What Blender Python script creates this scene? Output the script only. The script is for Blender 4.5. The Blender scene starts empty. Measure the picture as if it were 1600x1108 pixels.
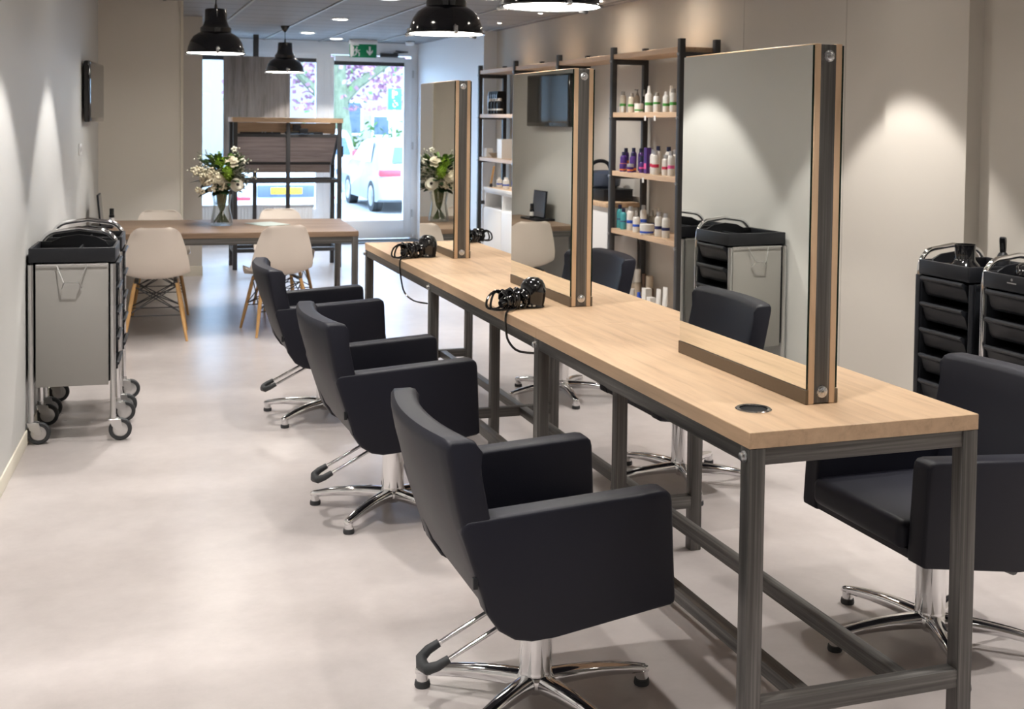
import bpy, bmesh, math, random
from mathutils import Vector, Matrix

random.seed(7)
S = bpy.context.scene
COL = S.collection
PI = math.pi

# ------------------------------------------------------------------ camera
cam_data = bpy.data.cameras.new('camera')
cam = bpy.data.objects.new('camera', cam_data)
COL.objects.link(cam)
S.camera = cam
YAW, PITCH, ROLL, EYE = 0.3272, 0.0381, 0.0120, 1.6
fw = Vector((math.sin(YAW) * math.cos(PITCH), math.cos(YAW) * math.cos(PITCH), -math.sin(PITCH)))
rt = Vector((math.cos(YAW), -math.sin(YAW), 0))
up = rt.cross(fw)
r2 = rt * math.cos(ROLL) + up * math.sin(ROLL)
u2 = -rt * math.sin(ROLL) + up * math.cos(ROLL)
cam.matrix_world = Matrix(((r2.x, u2.x, -fw.x, 0), (r2.y, u2.y, -fw.y, 0), (r2.z, u2.z, -fw.z, EYE), (0, 0, 0, 1)))
cam_data.sensor_fit = 'HORIZONTAL'
cam_data.sensor_width = 36
cam_data.lens = 1858.2 / 1600 * 36
cam_data.shift_x = 0
cam_data.shift_y = -(554 - 259.4) / 1600
cam_data.clip_start = 0.05
cam_data.clip_end = 200
cam_data.dof.use_dof = True
cam_data.dof.focus_distance = 3.6
cam_data.dof.aperture_fstop = 7.0

# ------------------------------------------------------------------ world, exposure
W = bpy.data.worlds.new('sky')
S.world = W
W.use_nodes = True
bg = W.node_tree.nodes['Background']
bg.inputs[0].default_value = (0.50, 0.71, 1.0, 1)
bg.inputs[1].default_value = 5.5
vs = S.view_settings
S.display_settings.display_device = 'sRGB'
vs.view_transform = 'Standard'
vs.look = 'None'
vs.exposure = 1.2
vs.gamma = 1.0
vs.use_curve_mapping = False
SPOT_W = 62.0       # ceiling spots
PENDANT_E = 13.0     # glow of the pendant diffusers
SUN = bpy.data.lights.new('sun', 'SUN')
SUN.energy = 0.8
SUN.angle = 0.05
SUN.color = (1.0, 0.96, 0.9)
sun = bpy.data.objects.new('sun', SUN)
COL.objects.link(sun)
sun.rotation_euler = (math.radians(38), math.radians(24), 0)

# ------------------------------------------------------------------ materials
def nt(name):
    m = bpy.data.materials.new(name)
    m.use_nodes = True
    t = m.node_tree
    return m, t, t.nodes['Principled BSDF']

def plain(name, c, rough=0.5, metal=0.0, coat=0.0, bump=0.0, bscale=200.0, spec=0.5):
    m, t, b = nt(name)
    b.inputs['Base Color'].default_value = (*c, 1)
    b.inputs['Roughness'].default_value = rough
    b.inputs['Metallic'].default_value = metal
    b.inputs['Coat Weight'].default_value = coat
    b.inputs['Specular IOR Level'].default_value = spec
    tc = t.nodes.new('ShaderNodeTexCoord')
    n = t.nodes.new('ShaderNodeTexNoise')
    n.inputs['Scale'].default_value = bscale
    t.links.new(tc.outputs['Object'], n.inputs['Vector'])
    if bump > 0:
        bp = t.nodes.new('ShaderNodeBump')
        bp.inputs['Strength'].default_value = bump
        bp.inputs['Distance'].default_value = 0.001
        t.links.new(n.outputs['Fac'], bp.inputs['Height'])
        t.links.new(bp.outputs['Normal'], b.inputs['Normal'])
    else:
        mp = t.nodes.new('ShaderNodeMapRange')
        mp.inputs['To Min'].default_value = max(0.02, rough - 0.04)
        mp.inputs['To Max'].default_value = min(1, rough + 0.04)
        t.links.new(n.outputs['Fac'], mp.inputs['Value'])
        t.links.new(mp.outputs['Result'], b.inputs['Roughness'])
    return m

def grain(name, stops, stretch, scale=6.0, rough=0.45, metal=0.0, detail=8.0, bump=0.06, rot=(0, 0, 0)):
    """streaky material: noise stretched along one axis"""
    m, t, b = nt(name)
    tc = t.nodes.new('ShaderNodeTexCoord')
    mp = t.nodes.new('ShaderNodeMapping')
    mp.inputs['Scale'].default_value = stretch
    mp.inputs['Rotation'].default_value = rot
    n = t.nodes.new('ShaderNodeTexNoise')
    n.inputs['Scale'].default_value = scale
    n.inputs['Detail'].default_value = detail
    n.inputs['Roughness'].default_value = 0.62
    n.inputs['Distortion'].default_value = 0.35
    r = t.nodes.new('ShaderNodeValToRGB')
    e = r.color_ramp.elements
    e[0].position, e[0].color = stops[0][0], (*stops[0][1], 1)
    e[1].position, e[1].color = stops[-1][0], (*stops[-1][1], 1)
    for p, c in stops[1:-1]:
        k = e.new(p)
        k.color = (*c, 1)
    t.links.new(tc.outputs['Object'], mp.inputs['Vector'])
    t.links.new(mp.outputs['Vector'], n.inputs['Vector'])
    t.links.new(n.outputs['Fac'], r.inputs['Fac'])
    t.links.new(r.outputs['Color'], b.inputs['Base Color'])
    b.inputs['Roughness'].default_value = rough
    b.inputs['Metallic'].default_value = metal
    if bump:
        bp = t.nodes.new('ShaderNodeBump')
        bp.inputs['Strength'].default_value = bump
        bp.inputs['Distance'].default_value = 0.002
        t.links.new(n.outputs['Fac'], bp.inputs['Height'])
        t.links.new(bp.outputs['Normal'], b.inputs['Normal'])
    return m

def emit(name, c, s):
    m = bpy.data.materials.new(name)
    m.use_nodes = True
    t = m.node_tree
    for n in list(t.nodes):
        t.nodes.remove(n)
    e = t.nodes.new('ShaderNodeEmission')
    e.inputs[0].default_value = (*c, 1)
    e.inputs[1].default_value = s
    o = t.nodes.new('ShaderNodeOutputMaterial')
    t.links.new(e.outputs[0], o.inputs[0])
    return m

def pane_mat(name, tint, gloss=0.06):
    m = bpy.data.materials.new(name)
    m.use_nodes = True
    t = m.node_tree
    for n in list(t.nodes):
        t.nodes.remove(n)
    tr = t.nodes.new('ShaderNodeBsdfTransparent')
    tr.inputs[0].default_value = (*tint, 1)
    gl = t.nodes.new('ShaderNodeBsdfGlossy')
    gl.inputs['Roughness'].default_value = 0.02
    mx = t.nodes.new('ShaderNodeMixShader')
    lw = t.nodes.new('ShaderNodeLayerWeight')
    lw.inputs['Blend'].default_value = 0.25
    mm = t.nodes.new('ShaderNodeMath')
    mm.operation = 'MULTIPLY_ADD'
    mm.inputs[1].default_value = 0.5
    mm.inputs[2].default_value = gloss * 0.5
    o = t.nodes.new('ShaderNodeOutputMaterial')
    t.links.new(lw.outputs['Fresnel'], mm.inputs[0])
    t.links.new(mm.outputs[0], mx.inputs[0])
    t.links.new(tr.outputs[0], mx.inputs[1])
    t.links.new(gl.outputs[0], mx.inputs[2])
    t.links.new(mx.outputs[0], o.inputs[0])
    return m

M = {}
OAK = [(0.28, (0.47, 0.31, 0.19)), (0.44, (0.60, 0.415, 0.265)), (0.58, (0.66, 0.465, 0.30)), (0.75, (0.715, 0.515, 0.345))]
M['oak'] = grain('pale_oak_along', OAK, (9, 0.7, 9), 3.2, 0.42)
M['oak_x'] = grain('pale_oak_across', OAK, (0.7, 9, 9), 3.2, 0.42)
M['oak_z'] = grain('pale_oak_upright', OAK, (9, 9, 0.7), 3.2, 0.42)
M['oak_brown'] = grain('brown_oak', [(0.3, (0.16, 0.105, 0.07)), (0.55, (0.275, 0.185, 0.125)), (0.75, (0.34, 0.24, 0.165))], (0.7, 9, 9), 3.2, 0.42)
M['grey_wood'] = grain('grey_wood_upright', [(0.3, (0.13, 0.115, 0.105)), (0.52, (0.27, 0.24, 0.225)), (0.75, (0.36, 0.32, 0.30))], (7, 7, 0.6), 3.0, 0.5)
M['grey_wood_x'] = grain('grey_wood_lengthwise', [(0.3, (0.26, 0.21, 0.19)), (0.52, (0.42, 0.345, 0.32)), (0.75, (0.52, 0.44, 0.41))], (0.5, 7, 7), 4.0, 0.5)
STEEL = [(0.30, (0.082, 0.079, 0.076)), (0.52, (0.13, 0.125, 0.12)), (0.74, (0.25, 0.24, 0.23))]
M['steel_z'] = grain('raw_steel_upright', STEEL, (30, 30, 0.5), 3.0, 0.42, 0.55)
M['steel_y'] = grain('raw_steel_along', STEEL, (30, 0.5, 30), 3.0, 0.42, 0.55)
M['steel_x'] = grain('raw_steel_across', STEEL, (0.5, 30, 30), 3.0, 0.42, 0.55)
M['dark_steel'] = plain('dark_coated_steel', (0.055, 0.055, 0.058), 0.42, 0.3)
M['bronze'] = plain('bronze_rail', (0.16, 0.125, 0.09), 0.45, 0.5)
M['chrome'] = plain('polished_chrome', (0.80, 0.80, 0.81), 0.07, 1.0)
M['satin'] = plain('satin_aluminium', (0.62, 0.62, 0.62), 0.3, 1.0)
M['zinc'] = plain('zinc_bolt', (0.62, 0.63, 0.65), 0.28, 1.0)
M['leather'] = plain('black_leather', (0.009, 0.0095, 0.0165), 0.48, 0.0, 0.0, 0.25, 420, 0.28)
M['black'] = plain('black_plastic', (0.010, 0.011, 0.014), 0.42, 0, 0, 0, 200, 0.35)
M['gloss_black'] = plain('glossy_black', (0.008, 0.008, 0.009), 0.10, 0.0, 0.4)
M['rubber'] = plain('dark_rubber', (0.03, 0.032, 0.035), 0.6)
M['enamel'] = plain('black_enamel', (0.006, 0.007, 0.011), 0.12, 0.0, 0.5)
M['grey_panel'] = plain('grey_laminate', (0.285, 0.275, 0.26), 0.45)
M['shell'] = plain('cream_plastic', (0.80, 0.715, 0.635), 0.42)
M['beech'] = grain('beech_leg', [(0.3, (0.50, 0.27, 0.09)), (0.7, (0.66, 0.40, 0.17))], (12, 12, 1), 4.0, 0.4)
M['white'] = plain('white_lacquer', (0.78, 0.78, 0.78), 0.4)
M['white_frame'] = plain('white_frame_paint', (0.86, 0.87, 0.89), 0.4)
M['wall'] = plain('greige_paint', (0.57, 0.535, 0.485), 0.75, 0, 0, 0.05, 90, 0.25)
M['wall_pale'] = plain('pale_grey_paint', (0.55, 0.55, 0.54), 0.55, 0, 0, 0.05, 90, 0.4)
M['wall_taupe'] = plain('taupe_paint', (0.74, 0.70, 0.64), 0.75, 0, 0, 0.05, 90, 0.25)
M['wall_seam'] = plain('wall_seam_paint', (0.46, 0.43, 0.39), 0.75)
M['trim'] = plain('cream_trim', (0.72, 0.68, 0.58), 0.5)
M['ceiling'] = None
M['mirror'] = plain('mirror_silver', (0.90, 0.905, 0.855), 0.0, 1.0)
M['mirror'].node_tree.nodes['Principled BSDF'].inputs['Roughness'].default_value = 0.0
for l in list(M['mirror'].node_tree.links):
    if l.to_socket.name == 'Roughness':
        M['mirror'].node_tree.links.remove(l)
M['mirror_edge'] = plain('green_glass_edge', (0.006, 0.02, 0.014), 0.12)
M['pane'] = pane_mat('window_glass', (0.93, 0.96, 0.97))
M['vase_glass'] = pane_mat('vase_glass', (0.965, 0.975, 0.97), 0.10)
M['clear'] = pane_mat('clear_plastic', (0.75, 0.74, 0.70), 0.15)
M['diffuser'] = emit('pendant_diffuser', (1.0, 0.95, 0.86), PENDANT_E)
M['downlight'] = emit('downlight_glow', (1.0, 0.93, 0.82), 14.0)
M['tv'] = plain('screen_glass', (0.010, 0.012, 0.016), 0.07, 0.0, 0.3)
M['screen_blue'] = plain('blue_screen', (0.02, 0.035, 0.075), 0.12, 0.0, 0.3)

def floor_mat():
    m, t, b = nt('concrete_look_vinyl')
    tc = t.nodes.new('ShaderNodeTexCoord')
    n1 = t.nodes.new('ShaderNodeTexNoise'); n1.inputs['Scale'].default_value = 1.3; n1.inputs['Detail'].default_value = 6
    n1.inputs['Roughness'].default_value = 0.62
    n2 = t.nodes.new('ShaderNodeTexNoise'); n2.inputs['Scale'].default_value = 9; n2.inputs['Detail'].default_value = 10
    n2.inputs['Roughness'].default_value = 0.7
    r1 = t.nodes.new('ShaderNodeValToRGB')
    r1.color_ramp.elements[0].position = 0.32; r1.color_ramp.elements[0].color = (0.395, 0.356, 0.345, 1)
    r1.color_ramp.elements[1].position = 0.68; r1.color_ramp.elements[1].color = (0.50, 0.460, 0.450, 1)
    r2_ = t.nodes.new('ShaderNodeValToRGB')
    r2_.color_ramp.elements[0].position = 0.32; r2_.color_ramp.elements[0].color = (0.88, 0.88, 0.88, 1)
    r2_.color_ramp.elements[1].position = 0.62; r2_.color_ramp.elements[1].color = (1, 1, 1, 1)
    mx = t.nodes.new('ShaderNodeMix'); mx.data_type = 'RGBA'; mx.blend_type = 'MULTIPLY'; mx.inputs['Factor'].default_value = 0.8
    t.links.new(tc.outputs['Object'], n1.inputs['Vector']); t.links.new(tc.outputs['Object'], n2.inputs['Vector'])
    t.links.new(n1.outputs['Fac'], r1.inputs['Fac']); t.links.new(n2.outputs['Fac'], r2_.inputs['Fac'])
    t.links.new(r1.outputs['Color'], mx.inputs[6]); t.links.new(r2_.outputs['Color'], mx.inputs[7])
    t.links.new(mx.outputs[2], b.inputs['Base Color'])
    mr = t.nodes.new('ShaderNodeMapRange'); mr.inputs['To Min'].default_value = 0.25; mr.inputs['To Max'].default_value = 0.33
    t.links.new(n1.outputs['Fac'], mr.inputs['Value']); t.links.new(mr.outputs['Result'], b.inputs['Roughness'])
    return m
M['floor'] = floor_mat()

def ceiling_mat():
    m, t, b = nt('lamella_ceiling')
    tc = t.nodes.new('ShaderNodeTexCoord')
    sp = t.nodes.new('ShaderNodeSeparateXYZ')
    t.links.new(tc.outputs['Object'], sp.inputs[0])
    def math_(op, a, v):
        k = t.nodes.new('ShaderNodeMath'); k.operation = op
        t.links.new(a, k.inputs[0]); k.inputs[1].default_value = v
        return k.outputs[0]
    f = math_('FRACT', math_('MULTIPLY', sp.outputs['Y'], 1 / 0.45), 0)
    g = math_('LESS_THAN', f, 0.05)
    wn = t.nodes.new('ShaderNodeTexNoise'); wn.inputs['Scale'].default_value = 30; wn.inputs['Detail'].default_value = 6
    t.links.new(tc.outputs['Object'], wn.inputs['Vector'])
    r = t.nodes.new('ShaderNodeValToRGB')
    r.color_ramp.elements[0].color = (0.185, 0.185, 0.19, 1); r.color_ramp.elements[1].color = (0.26, 0.26, 0.265, 1)
    t.links.new(wn.outputs['Fac'], r.inputs['Fac'])
    mx = t.nodes.new('ShaderNodeMix'); mx.data_type = 'RGBA'
    t.links.new(g, mx.inputs['Factor']); t.links.new(r.outputs['Color'], mx.inputs[6])
    mx.inputs[7].default_value = (0.10, 0.10, 0.105, 1)
    t.links.new(mx.outputs[2], b.inputs['Base Color'])
    b.inputs['Roughness'].default_value = 0.7
    return m
M['ceiling'] = ceiling_mat()

# ------------------------------------------------------------------ mesh helpers
def smooth(pts, n=4):
    pts = [Vector(p) for p in pts]
    out = []
    for i in range(len(pts) - 1):
        p0, p1, p2, p3 = pts[max(i - 1, 0)], pts[i], pts[i + 1], pts[min(i + 2, len(pts) - 1)]
        for k_ in range(n):
            u = k_ / n
            out.append(0.5 * (2 * p1 + (p2 - p0) * u + (2 * p0 - 5 * p1 + 4 * p2 - p3) * u * u + (3 * p1 - p0 - 3 * p2 + p3) * u ** 3))
    return out + [pts[-1]]

class B:
    def __init__(self):
        self.bm = bmesh.new()
    def box(self, c, s, bevel=0.0, seg=2, rot=None):
        x, y, z = s[0] / 2, s[1] / 2, s[2] / 2
        vs_ = [self.bm.verts.new((sx * x, sy * y, sz * z)) for sz in (-1, 1) for sy in (-1, 1) for sx in (-1, 1)]
        fs = [self.bm.faces.new([vs_[i] for i in q]) for q in ((0, 2, 3, 1), (4, 5, 7, 6), (0, 1, 5, 4), (2, 6, 7, 3), (0, 4, 6, 2), (1, 3, 7, 5))]
        if bevel > 0:
            es = list({e for f in fs for e in f.edges})
            r = bmesh.ops.bevel(self.bm, geom=es, offset=min(bevel, min(s) * 0.49), segments=seg, profile=0.5, affect='EDGES', clamp_overlap=True)
            vs_ = list({v for f in r['faces'] for v in f.verts} | {v for v in vs_ if v.is_valid})
        mt = Matrix.Translation(Vector(c))
        if rot is not None:
            mt = mt @ (rot if isinstance(rot, Matrix) else Matrix.Rotation(rot, 4, 'Z'))
        bmesh.ops.transform(self.bm, matrix=mt, verts=vs_)
        return self
    def ring(self, c, ax, r, seg):
        ax = Vector(ax).normalized()
        a = ax.orthogonal().normalized() if abs(ax.z) < 0.999 else Vector((1, 0, 0))
        b = ax.cross(a)
        return [self.bm.verts.new(Vector(c) + (a * math.cos(2 * PI * i / seg) + b * math.sin(2 * PI * i / seg)) * r) for i in range(seg)]
    def bridge(self, r0, r1, close=True):
        n = len(r0)
        for i in range(n if close else n - 1):
            self.bm.faces.new((r0[i], r0[(i + 1) % n], r1[(i + 1) % n], r1[i]))
    def cyl(self, p0, p1, r0, r1=None, seg=16, caps=True):
        r1 = r0 if r1 is None else r1
        ax = Vector(p1) - Vector(p0)
        a = self.ring(p0, ax, r0, seg); b = self.ring(p1, ax, r1, seg)
        self.bridge(a, b)
        if caps:
            self.bm.faces.new(a[::-1]); self.bm.faces.new(b)
        return self
    def tube(self, pts, r, seg=8, closed=False, radii=None):
        pts = [Vector(p) for p in pts]
        n = len(pts)
        rings = []
        prev = None
        for i, p in enumerate(pts):
            if closed:
                d = pts[(i + 1) % n] - pts[i - 1]
            else:
                d = pts[min(i + 1, n - 1)] - pts[max(i - 1, 0)]
            d.normalize()
            if prev is None:
                a = d.orthogonal().normalized()
            else:
                a = prev - d * prev.dot(d)
                a = a.normalized() if a.length > 1e-6 else d.orthogonal().normalized()
            prev = a
            b = d.cross(a)
            rr = radii[i] if radii else r
            rings.append([self.bm.verts.new(p + (a * math.cos(2 * PI * k / seg) + b * math.sin(2 * PI * k / seg)) * rr) for k in range(seg)])
        for i in range(n - 1):
            self.bridge(rings[i], rings[i + 1])
        if closed:
            self.bridge(rings[-1], rings[0])
        else:
            self.bm.faces.new(rings[0][::-1]); self.bm.faces.new(rings[-1])
        return self
    def lathe(self, prof, seg=24, c=(0, 0, 0), cap=True):
        c = Vector(c)
        rings = [[self.bm.verts.new(c + Vector((max(r, 1e-4) * math.cos(2 * PI * i / seg), max(r, 1e-4) * math.sin(2 * PI * i / seg), z))) for i in range(seg)] for r, z in prof]
        for a, b in zip(rings, rings[1:]):
            self.bridge(a, b)
        if cap:
            self.bm.faces.new(rings[0][::-1]); self.bm.faces.new(rings[-1])
        return self
    def prism(self, outline, axis, lo, hi, bevel=0.0, seg=3):
        """extrude a 2D outline along axis ('x': (y,z), 'y': (x,z), 'z': (x,y))"""
        def P(a, b, t):
            return {'x': (t, a, b), 'y': (a, t, b), 'z': (a, b, t)}[axis]
        r0 = [self.bm.verts.new(P(a, b, lo)) for a, b in outline]
        r1 = [self.bm.verts.new(P(a, b, hi)) for a, b in outline]
        self.bridge(r0, r1)
        f0 = self.bm.faces.new(r0[::-1]); f1 = self.bm.faces.new(r1)
        if bevel > 0:
            es = list({e for f in (f0, f1) for e in f.edges})
            bmesh.ops.bevel(self.bm, geom=es, offset=bevel, segments=seg, profile=0.5, affect='EDGES', clamp_overlap=True)
        return self
    def ball(self, c, r, sub=2, sc=(1, 1, 1)):
        m = Matrix.Translation(Vector(c)) @ Matrix.Diagonal((r * sc[0], r * sc[1], r * sc[2], 1))
        bmesh.ops.create_icosphere(self.bm, subdivisions=sub, radius=1, matrix=m)
        return self
    def quad(self, pts):
        self.bm.faces.new([self.bm.verts.new(p) for p in pts])
        return self
    def build(self, name, mat, parent=None, angle=38, loc=None, label=None):
        bmesh.ops.recalc_face_normals(self.bm, faces=self.bm.faces[:])
        for f in self.bm.faces:
            f.smooth = True
        lim = math.radians(angle)
        for e in self.bm.edges:
            if len(e.link_faces) == 2:
                e.smooth = e.calc_face_angle(0) < lim
            else:
                e.smooth = True
        me = bpy.data.meshes.new(name)
        self.bm.to_mesh(me)
        self.bm.free()
        me.materials.append(M[mat] if isinstance(mat, str) else mat)
        o = bpy.data.objects.new(name, me)
        COL.objects.link(o)
        if parent is not None:
            o.parent = parent
        if loc is not None:
            o.location = loc
        if label:
            o['label'] = label
        return o

def tag(o, label=None, cat=None, group=None, kind=None):
    if label: o['label'] = label
    if cat: o['category'] = cat
    if group: o['group'] = group
    if kind: o['kind'] = kind
    return o

def thing(name, label, cat, loc=(0, 0, 0), rz=0.0, group=None):
    o = bpy.data.objects.new(name, None)
    o.empty_display_size = 0.1
    COL.objects.link(o)
    o.location = loc
    o.rotation_euler = (0, 0, rz)
    return tag(o, label, cat, group)

def kids(o):
    return [c for c in list(bpy.data.objects) if c.parent == o]

def dup(o, loc=None, rz=None, label=None, group=None, parent=None, skip=()):
    c = o.copy()
    COL.objects.link(c)
    if parent is not None:
        c.parent = parent
    for ch in kids(o):
        if not ch.name.startswith(tuple(skip) or ('~',)):
            dup(ch, parent=c)
    if loc is not None: c.location = loc
    if rz is not None: c.rotation_euler = (0, 0, rz)
    if label: c['label'] = label
    if group: c['group'] = group
    return c

def struct(b, name, mat, parent=None):
    o = b.build(name, mat, parent)
    if parent is None:
        o['kind'] = 'structure'
    return o

def arc(c, r, a0, a1, n, f):
    return [f(c[0] + r * math.cos(a0 + (a1 - a0) * i / n), c[1] + r * math.sin(a0 + (a1 - a0) * i / n)) for i in range(n + 1)]

# ------------------------------------------------------------------ setting: room shell
CZ = 2.6
struct(B().box((1.6, 6.75, -0.05), (6.4, 17.6, 0.1)), 'floor', 'floor')
struct(B().box((1.6, 6.75, CZ + 0.05), (6.4, 17.6, 0.1)), 'ceiling', 'ceiling')
k = 0
for i in range(-2, 5):
    x = 1.164 + 0.71 * i
    struct(B().box((x, 6.75, CZ - 0.004), (0.024, 17.4, 0.012)), 'trim_%d' % (i + 3), 'dark_steel' if False else M['grey_panel'])
# left wall runs at a slight angle
WL0, WLD = (-0.384, 6.126), 0.066
def wlx(y): return WL0[0] + WLD * (y - WL0[1])
struct(B().prism([(wlx(-2), -2), (wlx(10.75), 10.75), (wlx(10.75) - 0.2, 10.75), (wlx(-2) - 0.2, -2)], 'z', 0, CZ), 'wall_left', 'wall_pale')
struct(B().prism([(wlx(-2), -2), (wlx(-2) + 0.009, -2), (wlx(10.67) + 0.009, 10.67), (wlx(10.67), 10.67)], 'z', 0, 0.075, 0.003), 'baseboard_left', 'trim')
# partition and pillar at the far left
struct(B().box((0.20, 11.48, CZ / 2), (0.78, 1.62, CZ)), 'wall_partition', 'wall_taupe')
struct(B().box((0.44, 13.9, CZ / 2), (0.90, 3.2, CZ)), 'wall_pillar', 'wall')
struct(B().box((0.44, 12.293, 0.05), (0.91, 0.014, 0.1)), 'baseboard_pillar', 'trim')
struct(B().box((0.60, 10.672, CZ / 2), (0.022, 0.03, CZ)), 'trim_20', 'trim')
# right wall: panels that step in and out
struct(B().box((4.23, 9.2, CZ / 2), (0.2, 7.16, CZ)), 'wall_right', 'wall')
struct(B().box((4.22, 5.285, CZ / 2), (0.24, 0.67, CZ)), 'wall_right_pilaster', 'wall')
struct(B().box((4.29, 1.475, CZ / 2), (0.2, 6.95, CZ)), 'wall_right_near', 'wall')
for i, y in enumerate((6.05, 7.25)):
    struct(B().box((4.1295, y, CZ / 2), (0.003, 0.005, CZ)), 'trim_%d' % (30 + i), 'wall_seam')
# right return beside the door
struct(B().prism([(3.975, 12.74), (4.33, 12.74), (4.33, 15.6), (3.90, 15.6)], 'z', 0, CZ), 'wall_door_side', 'white_frame')
struct(B().box((1.6, -2.05, CZ / 2), (6.4, 0.1, CZ)), 'wall_behind', 'wall')
# front: header, sill, window and door
YF = 15.5
struct(B().box((2.4, YF + 0.06, (2.44 + CZ) / 2), (3.2, 0.24, CZ - 2.44)), 'wall_front_header', 'white_frame')
struct(B().box((1.76, YF + 0.06, 0.16), (1.75, 0.24, 0.32)), 'wall_front_sill', 'white_frame')
wf = B()
wf.box((0.955, YF, 1.38), (0.13, 0.10, 2.12), 0.004).box((2.60, YF, 1.22), (0.10, 0.10, 2.44), 0.004)
wf.box((1.76, YF, 0.37), (1.6, 0.10, 0.10), 0.004).box((1.76, YF, 2.41), (1.6, 0.10, 0.07), 0.004)
win = struct(wf, 'window_1', 'white_frame')
B().box((1.79, YF, 1.40), (1.56, 0.02, 1.96)).build('window_pane', 'pane', win)
B().box((1.79, YF - 0.03, 2.352), (1.53, 0.03, 0.055)).build('shutter_edge', 'dark_steel', win)
df = B()
df.box((2.695, YF, 1.22), (0.09, 0.10, 2.44), 0.004).box((3.86, YF, 1.25), (0.09, 0.10, 2.5), 0.004).box((3.28, YF, 2.47), (1.08, 0.10, 0.07), 0.004)
door = struct(df, 'door_1', 'white_frame')
dl = B()
dl.box((2.755, YF - 0.03, 1.21), (0.05, 0.06, 2.38), 0.004).box((3.765, YF - 0.03, 1.21), (0.10, 0.06, 2.38), 0.004)
dl.box((3.26, YF - 0.03, 0.14), (0.93, 0.06, 0.24), 0.004).box((3.26, YF - 0.03, 2.385), (0.93, 0.06, 0.07), 0.004)
dl.build('door_leaf', 'white_frame', door)
B().box((3.25, YF - 0.03, 1.30), (0.96, 0.012, 2.12)).build('door_pane', 'pane', door)
B().box((3.25, YF - 0.045, 2.325), (0.94, 0.02, 0.05)).build('shutter_edge', 'dark_steel', door)
hd = B()
for z in (0.35, 1.25, 2.2):
    hd.cyl((3.835, YF - 0.07, z - 0.05), (3.835, YF - 0.07, z + 0.05), 0.012)
hd.build('hinge', 'satin', door)
cl = B()
cl.box((3.50, YF - 0.09, 2.44), (0.24, 0.05, 0.05), 0.006).tube([(3.56, YF - 0.10, 2.47), (3.72, YF - 0.22, 2.48), (3.60, YF - 0.06, 2.50)], 0.009)
cl.build('door_closer', 'dark_steel', door)
struct(B().box((3.28, YF - 0.28, 0.006), (1.2, 0.5, 0.012), 0.003), 'trim_40', 'rubber')

# ------------------------------------------------------------------ lamps of the room
def spot(parent, loc, half_deg, watts, color=(1.0, 0.955, 0.905), blend=0.22, aim=(0, 0, -1)):
    L = bpy.data.lights.new('spot_beam', 'SPOT')
    L.energy = watts
    L.color = color
    L.spot_size = math.radians(2 * half_deg)
    L.spot_blend = blend
    L.shadow_soft_size = 0.035
    o = bpy.data.objects.new('spot_beam', L)
    COL.objects.link(o)
    o.location = loc
    o.parent = parent
    o.rotation_euler = Vector(aim).to_track_quat('-Z', 'Y').to_euler()
    return o

t0 = thing('ceiling_downlight', 'x', 'downlight', (0, 0, CZ))
rg = B()
rg.lathe([(0.075, 0.0), (0.095, 0.0), (0.097, -0.004), (0.092, -0.010), (0.075, -0.008)], 28, cap=False)
rg.build('trim_ring', 'white', t0)
B().lathe([(0.0, -0.004), (0.072, -0.005), (0.076, -0.002)], 24, cap=False).build('diffuser', 'downlight', t0)
DL = [  # x, y, label, half angle, watts
    (2.20, 9.70, 'recessed downlight at the top edge of the picture, nearest of the aisle row', 40, 1.0),
    (2.20, 11.90, 'round white downlight in the ceiling, middle one of the aisle row', 40, 1.0),
    (2.20, 13.95, 'small round downlight in the ceiling above the grey hanging board', 40, 1.0),
    (2.69, 14.80, 'round downlight in the ceiling just left of the green exit sign', 40, 0.4),
]
used = False
for x, y, lab, ha, w in DL:
    o = t0 if not used else dup(t0)
    used = True
    o.location = (x, y, CZ)
    o['label'] = lab
for x, y, lab, ha, w in DL:
    for o in COL.objects:
        if o.get('label') == lab:
            spot(o, (0, 0, -0.02), ha, SPOT_W * w)
def hidden_spot(x, y, ha, w, lab, size=1.0, **k):
    o = dup(t0, (x, y, CZ), label=lab, group='ceiling downlights out of the frame' if size == 1.0 else 'added pin spots over the far shelf bays', skip=('spot_beam',))
    o.scale = (size, size, size)
    spot(o, (0, 0, -0.02), ha, SPOT_W * w, **k)
OUT = 'unseen round recessed downlight in the ceiling above the picture'
for y in (7.05, 5.32, 3.6, 1.9, 0.2):
    hidden_spot(wlx(y) + 0.62, y, 38, 1.07, OUT)
for y in (5.42, 3.75, 2.1, 0.4):
    hidden_spot(3.48, y, 38, 1.07, OUT)
for y in (7.93, 9.14, 10.43, 11.65):
    hidden_spot(3.80, y, 40, 0.34, OUT if y < 9.5 else 'added tiny pin spot in the ceiling over the far shelf bays', blend=0.7, size=1.0 if y < 9.5 else 0.3)  # glow above the shelf; far two get added, nearly invisible fixtures
for y in (8.1, 9.3, 11.2):  # fill spots added to brighten the shelf fronts, kept out of sight
    hidden_spot(2.95, y, 44, 0.62, OUT, blend=0.5, aim=(0.28, 0, -1))
for x, y in ((1.1, 0.7), (2.6, 0.7), (1.05, 2.3), (1.05, 4.1), (2.65, 2.3), (2.65, 4.1), (2.65, 5.9), (1.05, 5.9), (2.2, 7.8), (0.9, 7.7), (0.9, 9.4)):  # unseen spots; the last one is added to brighten the partition
    hidden_spot(x, y, 42, 0.45, OUT)

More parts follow.
